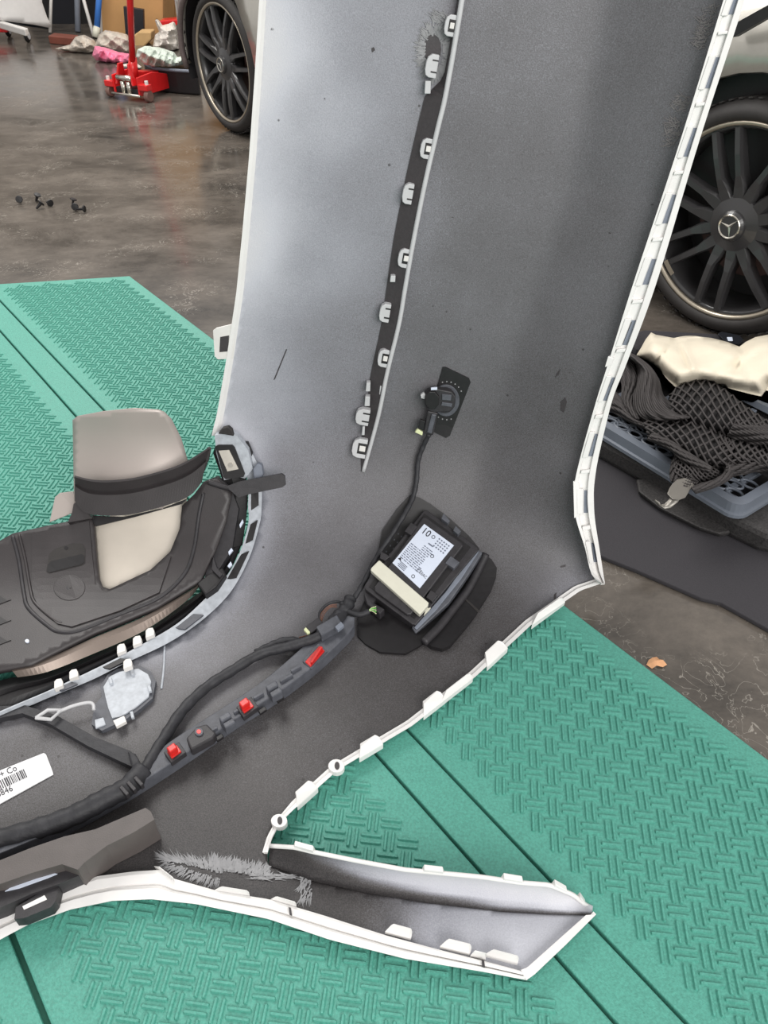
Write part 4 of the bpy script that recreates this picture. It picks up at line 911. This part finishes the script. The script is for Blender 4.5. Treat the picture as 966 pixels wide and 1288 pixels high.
jp(MB().prism([(-.05, .08, .10), (.05, .08, .10), (.035, .40, .06), (-.035, .40, .06)], [(-.05, .08, .15), (.05, .08, .15), (.035, .40, .11), (-.035, .40, .11)]), 'lift_arm', 'jack_red', bevel=.004)
jp(MB().lathe([(0, 0)] and [(0, -.012), (.04, -.012), (.045, .012), (0, .012)], 20), 'saddle_stub', 'jack_red') if False else None
sd = MB().lathe([(0, -.012), (.04, -.012), (.045, .012), (0, .012)], 20); sd.v = [(x, z + .39, y + .125) for x, y, z in sd.v]; jp(sd, 'saddle', 'jack_red')
# handle follows the photograph's upright bar
jm = (Matrix.Translation(Vector(J0)) @ Matrix.Rotation(math.radians(-28), 4, 'Z')).inverted()
h0 = YP(167, 84, J0[1] - .02); h1 = YP(163, -12, J0[1] - .12); h2 = h1 + (h1 - h0) * 1.0
hh = MB().tube([jm @ Vector(h0), jm @ Vector(h1), jm @ Vector(h2)], .020, 14); jp(hh, 'handle', 'jack_red', smooth=True)
h3 = YP(167, 92, J0[1] - .02); jp(MB().tube([jm @ Vector(h3 - (h0 - h3) * 1.2), jm @ Vector(h0 + (h0 - h3) * 1.5)], [.042, .024], 14), 'handle_socket', 'jack_red', smooth=True)

# ================================================================== things along the back
def upright(name, poly, Y, depth, m, label, cat, group=None, bevel=.01):
    """outline on a plane at distance Y, given real depth away from the camera"""
    fr = [YP(x, y, Y) for x, y in poly]; bk_ = [p + np.array([0, depth, 0]) for p in fr]
    o = MB().prism(bk_, fr).build(name, m, None, bevel=bevel); return tag(o, label, cat, group)
def sack(name, poly, z0, h, m, label, cat, group=None, seed=0, step=3., rough=.75, depth=None, parent=None):
    """soft lump: its outline lies on the floor plane z0 at the outline's lowest row; it stands up to the traced top"""
    ys = max(p[1] for p in poly); Y0 = G(np.mean([p[0] for p in poly]), ys, z0)[1]
    Pp, tt, bb = cdt(poly, step); ring = dseg(Pp, bb + [bb[0]]); mx = ring.max() + 1e-6
    rnd = np.random.RandomState(seed); nz = np.zeros(len(Pp))
    for k in range(6):
        a = rnd.uniform(0, 6.28); fr = rnd.uniform(.12, .42); nz += rnd.uniform(.4, 1) * (1 - 2 * np.abs(np.sin((Pp[:, 0] * math.cos(a) + Pp[:, 1] * math.sin(a)) * fr + rnd.uniform(0, 6.28)))) * .8
    bul = np.sqrt(np.clip(ring / mx, 0, 1)); dep = depth or h
    fr = []; bkk = []
    for p, b_, q in zip(Pp, bul, nz):
        P = YP(p[0], p[1], Y0 + dep * .5); d = ray(*p)
        sh = b_ * dep * .5 * (1 + rough * .25 * q)
        k = YP(p[0], p[1], Y0 + dep * .5 - sh); fr.append(k); kb = P + np.array([0, b_ * dep * .5, 0]); bkk.append(kb)
    fr = np.array(fr); bkk = np.array(bkk); lo_ = min(fr[:, 2].min(), bkk[:, 2].min())
    fr[:, 2] = np.maximum(fr[:, 2], z0 + .004); bkk[:, 2] = np.maximum(bkk[:, 2], z0 + .004)
    nn_ = len(fr); V = np.concatenate([fr, bkk]); fs = [tuple(t) for t in tt] + [tuple(nn_ + i for i in t[::-1]) for t in tt]
    o = obj(name, V, fs, m, parent, smooth=False); return tag(o, label, cat, group) if label else o
YB = G(140, 48, 0)[1]
upright('cardboard_box', [(124, 46), (134, -230), (205, -230), (205, 46)], G(150, 42, 0)[1], .5, 'cardboard', 'tall brown cardboard box standing left of the black panel', 'box')
upright('cardboard_box', [(190, 38), (195, -230), (250, -230), (243, 38)], G(150, 42, 0)[1] + .62, .5, 'cardboard', 'tall brown cardboard box behind the white plastic sack', 'box')
upright('flat_panel', [(158, 47), (155, 8), (180, 12), (181, 47)], G(168, 49, 0)[1], .05, 'panel_black', 'small upright black panel leaning on cardboard boxes', 'panel', bevel=.004)
upright('dark_board', [(64, 42), (64, -160), (96, -160), (96, 42)], G(80, 41, 0)[1] + .5, .06, 'panel_black', 'large dark blue-black board leaning at the back of the workshop', 'board', bevel=.004)
upright('dark_board', [(97, 47), (97, -160), (122, -160), (122, 47)], G(110, 43, 0)[1] + .6, .06, 'deep_black', 'plain black board behind the broom handles', 'board', bevel=.004)
upright('dark_board', [(30, 38), (30, -160), (62, -160), (62, 38)], G(50, 35, 0)[1] + .6, .06, 'deep_black', 'black board behind the white bumper hung on a stand', 'board', bevel=.004)
P0 = G(62, 48, .04); P1 = G(93, 51, .04); o = MB().prism([P0 + [0, .14, -.038], P1 + [0, .14, -.038], P1 + [0, -.02, -.038], P0 + [0, -.02, -.038]], [P0 + [0, .14, .02], P1 + [0, .14, .02], P1 + [0, -.02, .02], P0 + [0, -.02, .02]]).build('wooden_sill', 'wood_red', bevel=.006); tag(o, 'low reddish wooden sill on the floor by the dark board', 'plank')
def stick(name, p0, p1, z0, r, m, label, parts=None):
    a = G(*p0, z0); b = YP(p1[0], p1[1], a[1] + .12); b2 = b + (b - a) * .9
    o = MB().tube([a, b, b2], r, 10).build(name, m, None, smooth=True); return tag(o, label, 'pole')
stick('pole', (63, 41), (64.5, -10), .01, .014, 'white_plastic', 'thin white pole beside the white bumper stand')
stick('pole', (98, 40), (97, -10), .01, .026, 'slot_grey', 'grey metal pole between dark boards')
stick('pole', (118, 46), (103, -8), .01, .015, 'white_plastic', 'slanting white pole before the black board')
stick('pole', (127, 44), (124, -6), .02, .018, 'white_plastic', 'white pole beside the blue broom handle')
bh = thing('broom_handle', tuple(G(120, 48, 0)), 'blue handled stick with pale tip leaning on cardboard', 'broom')
a = G(120, 47, .01); b = YP(122, 34, a[1] + .03); c = YP(125, -8, a[1] + .1); MB().tube([a, b], .030, 10).build('tip', 'cream_plastic', bh, smooth=True); MB().tube([b, c, c + (c - b) * .8], .026, 10).build('handle', 'blue_handle', bh, smooth=True)
sack('plastic_sack', [(69, 61), (88, 56), (95, 46), (104, 44), (116, 50), (122, 58), (120, 66), (115, 70), (90, 66)], 0, .3, 'clear_film', 'crumpled clear plastic film heap at the foot of the poles', 'plastic film', seed=1, depth=.35, step=1.6)
sack('plastic_sack', [(118, 62), (124, 44), (132, 38), (146, 40), (158, 43), (166, 52), (166, 66), (150, 72), (126, 66)], 0, .3, 'clear_film', 'clear plastic film bundle lying over the pink film', 'plastic film', seed=2, depth=.35, step=1.6)
sack('pink_bag', [(116, 70), (119, 58), (130, 60), (148, 66), (163, 68), (165, 77), (158, 82), (140, 82), (122, 77)], 0, .2, 'pink_film', 'bright pink plastic bag crumpled on the floor', 'plastic bag', seed=3, depth=.3, step=1.6)
sack('paper_scrap', [(145, 83), (158, 80), (172, 80), (178, 84), (176, 89), (160, 87)], 0, .1, 'white_film', 'white scrap sheet on the floor behind the jack', 'paper', seed=4, depth=.12, step=1.6)
upright('small_carton', [(166, 62), (166, 46), (174, 40), (190, 40), (190, 50), (182, 58), (182, 64)], G(175, 60, 0)[1] + .1, .15, 'cardboard_light', 'small opened brown carton behind the jack handle', 'carton')
sack('white_sack', [(192, 60), (195, 44), (200, 40), (195, 26), (197, 23), (203, 32), (212, 30), (218, 27), (222, 36), (225, 62), (214, 68), (200, 66)], 0, .4, 'white_film', 'white plastic sack with a twisted neck before cardboard', 'plastic sack', seed=5, depth=.4, step=1.6)
upright('red_tub', [(200, 62), (200, 26), (224, 24), (226, 62)], G(212, 60, 0)[1] + .45, .15, 'jack_red', 'red plastic tub showing behind the white sack', 'tub')
upright('black_case', [(220, 62), (220, 32), (230, 32), (232, 62)], G(226, 62, 0)[1] + .25, .12, 'deep_black', 'black case between white sack and white foam roll', 'case')
fr_ = MB(); a = YP(232, 38, G(232, 60, 0)[1] - .1); b = YP(234, -20, a[1] + .05); fr_.tube([a, a * .97 + b * .03, b], [.03, .055, .065], 14)
foot = np.array([a[0], a[1], .0]); o = fr_.build('foam_roll', 'foam_white', None, smooth=True); tag(o, 'white foam roll leaning beside the car tail', 'foam roll')
upright('white_carton', [(226, 60), (227, 42), (234, 42), (236, 60)], G(231, 60, 0)[1], .2, 'foam_white', 'small white carton under the white foam roll', 'carton')
sack('folded_cover', [(171, 72), (173, 62), (182, 58), (200, 60), (218, 66), (222, 72), (236, 70), (240, 78), (222, 86), (200, 88), (182, 82)], .156, .2, 'mint_cover', 'crumpled pale green cover lying on the black crate', 'cover', seed=6, depth=.3, step=1.6)
bt = thing('black_crate', tuple(G(215, 118, 0)), 'low black plastic crate behind the red jack', 'crate')
q = [G(186, 108, .002), G(198, 115, .002), G(225, 118, .002), G(252, 120, .002), G(252, 108, .002), G(194, 101, .002)]
MB().prism(q, [p + np.array([0, .0, .14]) for p in q]).build('crate_body', 'deep_black', bt, bevel=.01)
q2 = [p + np.array([0, 0, .14]) for p in q]
for a, b in zip(q2[:3], q2[1:4]): MB().tube([a, b], .010, 8).build('crate_rim', 'slot_grey', bt)
# white bumper on a red dolly, upper left
wb = thing('hung_bumper', tuple(G(30, 45, 0)), 'white car bumper resting on a red wheeled stand at the back', 'car bumper')
YW = G(30, 40, 0)[1] - .3
top = [(-60, -40), (50, -40), (52, 2), (58, 20), (64, 32), (61, 34), (40, 30), (0, 25), (-60, 22)]
Pp, tt, bb = cdt(top, 6); V = [YP(x, y, YW - .18 * math.cos(min(1, max(-1, (x + 0) / 64)) * 1.5)) for x, y in Pp]
o = obj('bumper_skin', V, tt, 'white_paint', wb, smooth=True, solid=.02)
V = [YP(x, y, YW - .19 * math.cos(min(1, max(-1, x / 64)) * 1.5) + e) for e in (0, .05) for x, y in [(-60, 20), (0, 23), (40, 28), (61, 33), (61, 37), (40, 34), (0, 29), (-60, 26)]]
MB().prism(V[8:], V[:8]).build('lower_trim', 'panel_black', wb)
dl_ = thing('wheeled_stand', tuple(G(20, 52, 0)), 'red wheeled stand with white legs and casters below the white bumper', 'stand')
a = G(0, 36, .10); b = G(33, 46, .10); bb_ = b - a; MB().prism([a, b, b + [0, .08, 0], a + [0, .08, 0]], [p + np.array([0, 0, .05]) for p in (a, b, b + [0, .08, 0], a + [0, .08, 0])]).build('stand_leg', 'white_plastic', dl_, bevel=.008)
a = G(-30, 40, .06); b = G(9, 41, .06); MB().prism([a, b, b + [0, .1, 0], a + [0, .1, 0]], [p + np.array([0, 0, .10]) for p in (a, b, b + [0, .1, 0], a + [0, .1, 0])]).build('stand_base', 'jack_red', dl_, bevel=.008)
for x, y in ((12, 46), (36, 53)):
    c = G(x, y, 0) + np.array([0, 0, .05]); cw = MB().lathe([(0, -.015), (.042, -.015), (.05, -.008), (.05, .008), (.042, .015), (0, .015)], 20); cw.v = [(y_ + c[0], x_ + c[1], z_ + c[2]) for x_, y_, z_ in cw.v]; cwo = cw.build('caster_wheel', 'deep_black', dl_)
    cw = MB().lathe([(0, -.019), (.03, -.019), (.03, .019), (0, .019)], 16); cw.v = [(y_ + c[0], x_ + c[1], z_ + c[2]) for x_, y_, z_ in cw.v]; cw.build('caster_hub', 'clip_grey', cwo)

# ================================================================== pad, foam tray, plastic tray, net and cloth on the right
pd = [G(560, 560, .0), G(600, 640, 0), G(757, 705, 0), G(800, 722, 0), G(880, 757, 0), G(905, 763, 0), G(966, 797, 0), G(1080, 850, 0), G(1160, 600, 0), G(1060, 462, 0), G(966, 444, 0), G(900, 435, 0), G(806, 428, 0), G(740, 428, 0)]
pd = [p + np.array([0, 0, .001]) for p in pd]
o = MB().prism(pd, [p + np.array([0, 0, .012]) for p in pd]).build('rubber_pad', 'pad', None, bevel=.003); tag(o, 'thin black rubber pad spread on the floor beside the car wheel', 'pad')
FZ = .013
ft = [(690, 520), (740, 545), (800, 578), (870, 617), (930, 655), (966, 672), (1060, 690), (1110, 600), (1000, 480), (800, 455), (700, 470)]
fb = [(690, 560), (757, 592), (815, 628), (870, 655), (915, 676), (966, 688), (1060, 706), (1110, 616), (1000, 496), (800, 470), (700, 490)]
ta = np.array([G(x, y, .075) for x, y in ft]); ba = ta.copy(); ba[:, 2] = FZ; cen = ta[:, :2].mean(0); ba[:, :2] = cen + (ba[:, :2] - cen) * .97
lg = thing('foam_tray', tuple(G(860, 620, FZ)), 'speckled black moulded foam tray lying on the rubber pad', 'foam tray'); MB().prism(ba, ta).build('foam_body', 'foam_black', lg, bevel=.015)
q = [(800, 606), (818, 606), (870, 636), (925, 664), (926, 672), (905, 676), (880, 668), (830, 643), (803, 622)]
MB().prism([G(x, y, FZ) for x, y in q], [G(x, y - 4, FZ + .02) for x, y in q]).build('lug', 'foam_black', lg, bevel=.006)
# grey plastic tray, holes cut as real openings
tz0, tz1 = .077, .110
C0 = G(931, 640, tz1); C1 = G(735, 522, tz1); d1 = (C1 - C0); L1 = np.linalg.norm(d1); d1 /= L1; d2 = np.array([d1[1], -d1[0], 0]); d2 = d2 if d2[1] > 0 else -d2; L2 = .44
gt = thing('plastic_tray', tuple((C0 + d1 * .3 + d2 * .2) * [1, 1, 0] + [0, 0, tz0]), 'grey plastic storage tray with oval holes lying on the foam tray', 'tray')
def tp_(a, b, z): p = C0 + d1 * a + d2 * b; return np.array([p[0], p[1], z])
def rr(a0, a1, b0, b1, r, n=5):
    out = []
    for (ca, cb2, s) in ((a1 - r, b0 + r, -90), (a1 - r, b1 - r, 0), (a0 + r, b1 - r, 90), (a0 + r, b0 + r, 180)):
        for k in range(n + 1):
            t = math.radians(s + 90 * k / n); out.append((ca + r * math.cos(t), cb2 + r * math.sin(t)))
    return out
LA = L1 + .1
rings = [(rr(-.006, LA + .006, -.006, L2 + .006, .035), tz0 + .001), (rr(-.006, LA + .006, -.006, L2 + .006, .035), tz0 + .008), (rr(0, LA, 0, L2, .03), tz0 + .010), (rr(.002, LA - .002, .002, L2 - .002, .03), tz1), (rr(.022, LA - .022, .022, L2 - .022, .02), tz1), (rr(.026, LA - .026, .026, L2 - .026, .018), tz1 - .014)]
V = []; n = 24
for rg, z in rings: V += [tp_(a, b, z) for a, b in rg]
fs = [(k * n + i, k * n + (i + 1) % n, (k + 1) * n + (i + 1) % n, (k + 1) * n + i) for k in range(len(rings) - 1) for i in range(n)]
obj('tray_rim', V, fs, 'tray_grey', gt, solid=.002)
flr = rr(.026, LA - .026, .026, L2 - .026, .018)
MB().prism([tp_(a, b, tz0 + .002) for a, b in flr], [tp_(a, b, tz0 + .006) for a, b in flr]).build('tray_floor', 'deep_black', gt)
for k in range(6):
    a = .07 + k * (LA - .14) / 5
    MB().prism([tp_(a - .008, .03, tz0 + .006), tp_(a + .008, .03, tz0 + .006), tp_(a + .008, L2 - .03, tz0 + .006), tp_(a - .008, L2 - .03, tz0 + .006)], [tp_(a - .008, .03, tz1 - .016), tp_(a + .008, .03, tz1 - .016), tp_(a + .008, L2 - .03, tz1 - .016), tp_(a - .008, L2 - .03, tz1 - .016)]).build('cross_bar', 'tray_grey', gt, bevel=.002)
def oval(a, b, ra, rb, z, rot=0):
    v1 = [tp_(a + ra * math.cos(t), b + rb * math.sin(t), z) for t in np.linspace(0, 2 * math.pi, 17)]
    MB().tube(v1, .0035, 6, cap=False).build('oval_rib', 'tray_grey', gt, smooth=True)
for r_ in range(3):
    for c_ in range(3):
        oval(.05 + c_ * .040 + (r_ % 2) * .02, .055 + r_ * .028, .021, .013, tz1 - .013)
for r_ in range(4):
    for c_ in range(3): oval(LA - .11 - c_ * .040 - (r_ % 2) * .02, .05 + r_ * .028, .019, .012, tz1 - .013)
for r_ in range(2):
    for c_ in range(4): oval(.25 + c_ * .045, .055 + r_ * .03, .02, .013, tz1 - .013)
# cargo net: strands woven over a few soft folds
nt_ = thing('cargo_net', tuple(G(880, 560, .11)), 'black stretchy cargo net bunched up on the grey plastic tray', 'net')
def netpatch(A, B, zf, nu, nv, r, width=1.0, dark=True, phase=0):
    """strands criss-cross between two traced edges; zf(u, v) is the height above the floor"""
    a = resample(spline(A, 6), 81); b = resample(spline(B, 6), 81)
    def pt(u, v, dz=0):
        u = min(1, max(0, u)); i = u * 80; k = min(79, int(i)); f = i - k
        p = (a[k] * (1 - f) + a[k + 1] * f) * (1 - v) + (b[k] * (1 - f) + b[k + 1] * f) * v
        return G(p[0], p[1], zf(u, v) + dz)
    mb = MB(); m = nv * 6
    for fam in (-1, 1):
        for s in range(-nv, nu + nv):
            pts = []
            for q in range(m + 1):
                v = q / m; u = (s + (v * nv if fam > 0 else nv - v * nv) * 1.0 - (0 if fam > 0 else nv) * 0 + .05 * fam * math.sin(v * nv * 2 * math.pi)) / nu - (0 if fam > 0 else 0)
                u -= (nv / nu) * .5
                if 0 <= u <= 1: pts.append(pt(u, v, .002 + .001 * fam))
                elif pts: break
            if len(pts) > 2: mb.tube(pts, r, 5)
    o = mb.build('net_strands', 'net', nt_, smooth=True); tag(o, kind='stuff')
    if dark:
        nn_ = 30; V = [pt(i / nn_, j / 12, -.006) for j in range(13) for i in range(nn_ + 1)]; k = nn_ + 1
        V += [pt(i / nn_, j / 12, 0) * [1, 1, 0] + [0, 0, .1125] for j in (0, 12) for i in range(nn_ + 1)]
        fs = [(j * k + i, j * k + i + 1, (j + 1) * k + i + 1, (j + 1) * k + i) for j in range(12) for i in range(nn_)]
        fs += [(i, i + 1, 13 * k + i + 1, 13 * k + i) for i in range(nn_)] + [(12 * k + i, 12 * k + i + 1, 14 * k + i + 1, 14 * k + i) for i in range(nn_)]
        obj('net_body', V, fs, 'net_dark', nt_, smooth=True)
hz = lambda h, e=.115: (lambda u, v: e + h * (math.sin(math.pi * min(1, max(0, v))) ** .7) * (.35 + .65 * math.sin(math.pi * (.12 + .76 * u))))
netpatch([(842, 497), (856, 484), (885, 477), (910, 488), (940, 512), (975, 535)], [(845, 522), (870, 535), (905, 548), (935, 556), (960, 566), (980, 585)], hz(.05, .13), 12, 4, .0028)
netpatch([(808, 528), (835, 522), (868, 524), (895, 535), (915, 548), (935, 560), (975, 580)], [(815, 548), (840, 560), (868, 575), (888, 588), (905, 590), (935, 588), (970, 590)], hz(.045, .125), 13, 4, .0028)
netpatch([(905, 545), (930, 552), (955, 560), (985, 575)], [(895, 580), (925, 585), (950, 585), (985, 600)], hz(.04, .13), 9, 3, .0028)
netpatch([(845, 580), (862, 572), (880, 580), (902, 585)], [(852, 607), (868, 606), (885, 608), (908, 602)], hz(.03, .118), 9, 4, .0024)
# gathered folds, strands run side by side
def fold(A, B, h, n, r, e=.115):
    a = resample(spline(A, 6), 40); b = resample(spline(B, 6), 40)
    for k in range(n + 1):
        f = k / n; P = [G(*(a[i] * (1 - f) + b[i] * f), e + h * math.sin(math.pi * f) + .004 * math.sin(i * .55 + k * 1.7)) for i in range(40)]
        yield P
def foldobj(A, B, h, n, r, e=.115):
    mb = MB(); rows = []
    for P in fold(A, B, h, n, r, e): mb.tube(P, r, 5); rows.append(P)
    tag(mb.build('gathered_strands', 'net', nt_, smooth=True), kind='stuff')
    V = [p - np.array([0, 0, r]) for R in rows for p in R]; fs = [(j * 40 + i, j * 40 + i + 1, (j + 1) * 40 + i + 1, (j + 1) * 40 + i) for j in range(n) for i in range(39)]
    obj('net_body', V, fs, 'net_dark', nt_, smooth=True)
foldobj([(760, 430), (785, 446), (802, 462), (795, 500), (797, 520), (812, 530), (835, 528)], [(800, 448), (818, 462), (828, 478), (834, 498), (850, 512), (868, 520), (880, 524)], .055, 18, .0030, .12)
foldobj([(745, 445), (765, 460), (782, 480), (783, 505), (795, 525)], [(775, 440), (800, 458), (806, 480), (798, 505), (806, 528)], .02, 14, .0030, .115)
foldobj([(738, 470), (760, 482), (780, 500), (792, 520), (815, 535)], [(730, 500), (755, 510), (775, 520), (795, 532), (815, 540)], .02, 12, .003, .112)
foldobj([(820, 545), (840, 552), (860, 566), (880, 578), (895, 588)], [(815, 552), (838, 562), (858, 578), (875, 588), (892, 594)], .012, 9, .0024, .15)
foldobj([(906, 560), (922, 570), (928, 585), (920, 600), (900, 612), (875, 620)], [(890, 586), (905, 588), (910, 594), (900, 602), (885, 607), (868, 612)], .03, 14, .0028, .125)
foldobj([(852, 568), (846, 580), (843, 595), (845, 606)], [(863, 573), (856, 584), (854, 596), (857, 606)], .008, 8, .0022, .125)
foldobj([(930, 520), (950, 528), (975, 540), (990, 550)], [(915, 548), (940, 556), (965, 562), (990, 566)], .03, 14, .0030, .15)
foldobj([(915, 580), (935, 576), (955, 572), (985, 580)], [(912, 600), (935, 596), (958, 592), (985, 600)], .03, 12, .0030, .125)
# metal hook of the net
hk = thing('metal_hook', tuple(G(850, 620, .09)), 'flat grey metal hook at the end of the cargo net strap', 'hook')
q = [(846, 608), (852, 603), (861, 601), (870, 605), (873, 610), (868, 616), (862, 626), (854, 629), (846, 628), (839, 621), (842, 614)]
MB().prism([G(x, y, .142) for x, y in q], [G(x, y, .147) for x, y in q]).build('hook_plate', 'hook_metal', hk, bevel=.0015)
cl = [(858, 624, .144), (852, 632, .138), (843, 639, .128), (836, 640, .124), (831, 636, .132), (829, 632, .142)]
cl2 = [(846, 622, .144), (842, 628, .138), (836, 634, .128), (829, 636, .124), (826, 633, .132), (824, 629, .142)]
V = [G(*p) for p in cl] + [G(*p) for p in cl2]; obj('hook_curl', V, [(i, i + 1, 7 + i, 6 + i) for i in range(5)], 'hook_metal', hk, smooth=True, solid=.003, soff=0)
foldobj([(868, 598), (862, 603), (855, 607)], [(878, 606), (872, 612), (866, 615)], .004, 6, .0022, .14)
# cloth bag
clp = [(801, 446), (806, 438), (812, 427), (819, 418), (825, 421), (847, 425), (875, 423), (895, 425), (915, 430), (930, 436), (938, 430), (950, 424), (966, 421), (1000, 425), (1030, 450), (1010, 490), (966, 485), (959, 495), (935, 490), (912, 487), (880, 480), (852, 483), (838, 474), (824, 462)]
Pp, tt, bb = cdt(clp, 4); ring = dseg(Pp, bb + [bb[0]])
px, py = Pp[:, 0], Pp[:, 1]
hgt = .115 + .055 * np.sin(np.clip(ring / 16, 0, 1) * math.pi / 2) + .006 * np.sin(px * .045 + py * .08) + .004 * np.sin(px * .1 - py * .06 + 1) + .03 * np.exp(-((px - 970) / 45) ** 2 - ((py - 455) / 30) ** 2)
for (x0, y0, x1, y1, a_, w_) in ((851, 425, 866, 462, -.014, 2.5), (852, 425, 822, 458, -.010, 2), (856, 428, 872, 462, .010, 4), (905, 470, 960, 440, -.010, 7), (868, 465, 935, 478, .008, 6), (880, 430, 930, 450, .006, 5), (935, 436, 925, 470, -.010, 4)):
    hgt = hgt + a_ * np.exp(-(dseg(Pp, [(x0, y0), (x1, y1)]) / w_) ** 2) * np.clip(ring / 6, 0, 1)
V = np.array([G(x, y, z) for x, y, z in zip(px, py, hgt)]); bott = V.copy(); bott[:, 2] = .1125; n = len(V)
fs = [tuple(t) for t in tt] + [tuple(n + i for i in t[::-1]) for t in tt]
nb = len(bb); fs += [(i, (i + 1) % nb, n + (i + 1) % nb, n + i) for i in range(nb)]
o = obj('cloth_bag', np.concatenate([V, bott]), fs, 'cloth', None, smooth=True); tag(o, 'cream cloth bag folded over the tray behind the black net', 'cloth bag')
# dark cushion below the cloth and small connector by the tyre
q = [(780, 425), (806, 412), (900, 417), (960, 432), (1010, 440), (1020, 456), (900, 446), (800, 438)]
o = MB().prism([G(x, y, .075) * [1, 1, 0] + [0, 0, FZ] for x, y in q], [G(x, y, .075) for x, y in q]).build('dark_cushion', 'pad', None, bevel=.02); tag(o, 'flat charcoal cushion between the cloth bag and the tyre', 'cushion')
pcn = thing('electrical_plug', tuple(G(920, 432, .08)), 'small dark blue electrical plug lying beside the tyre', 'plug')
q = [(902, 420), (908, 417), (930, 422), (936, 428), (930, 434), (912, 430)]
MB().prism([G(x, y, .076) for x, y in q], [G(x, y, .10) for x, y in q]).build('plug_body', 'panel_black', pcn, bevel=.004)
q = [(914, 424), (921, 424), (922, 429), (916, 429)]; MB().prism([G(x, y, .098) for x, y in q], [G(x, y, .104) for x, y in q]).build('plug_contact', 'label_paper', pcn, bevel=.001)

# ================================================================== little things on the floor
def leaf():
    q = [(813, 836), (816, 830), (821, 827), (826, 826), (829, 829), (834, 830), (839, 836), (834, 839), (826, 837), (820, 841)]
    V = [G(x, y, .002 + .004 * ((i * 7) % 3) / 2) for i, (x, y) in enumerate(q)]; c = np.mean(V, 0) + [0, 0, .006]
    V.append(c); n = len(q); o = obj('dry_leaf', V, [(i, (i + 1) % n, n) for i in range(n)], 'leaf', None, solid=.001, soff=1); tag(o, 'single curled orange-brown dry leaf on the concrete floor', 'leaf')
leaf()
def pclip(cx, cy, ang, label, tilt=1.2):
    c = G(cx, cy, 0); t = thing('push_clip', (c[0], c[1], .018), label, 'clip', 'loose push clips on the floor'); t.rotation_euler = (tilt, 0, ang)
    h = MB().lathe([(0, -.004), (.014, -.003), (.016, 0), (.014, .003), (0, .004)], 14); h.v = [(x, z, y + .012) for x, y, z in h.v]; h.build('clip_head', 'deep_black', t, local=True)
    for s in (-1, 1): MB().prism([(s * .008, -.004, .01), (s * .008, .004, .01), (s * .004, .003, -.022), (s * .004, -.003, -.022)], [(s * .002, -.004, .01), (s * .002, .004, .01), (s * .001, .003, -.022), (s * .001, -.003, -.022)]).build('clip_leg', 'deep_black', t, local=True)
for i, (cx, cy, a) in enumerate(((26, 256, .3), (48, 253, 1.3), (51, 263, 2.4), (63, 260, .8), (93, 259, 2.0), (96, 265, .2), (104, 268, 1.5))):
    pclip(cx, cy, a, ['lone small black push clip on the concrete, apart from both clusters'] [0] if i == 0 else 'small black push clip in the loose cluster next to the lone clip' if i < 4 else 'small black push clip in the tight cluster farther from the lone clip', [1.2, .5, 1.0, 1.5, .4, 1.3, 1.5][i])
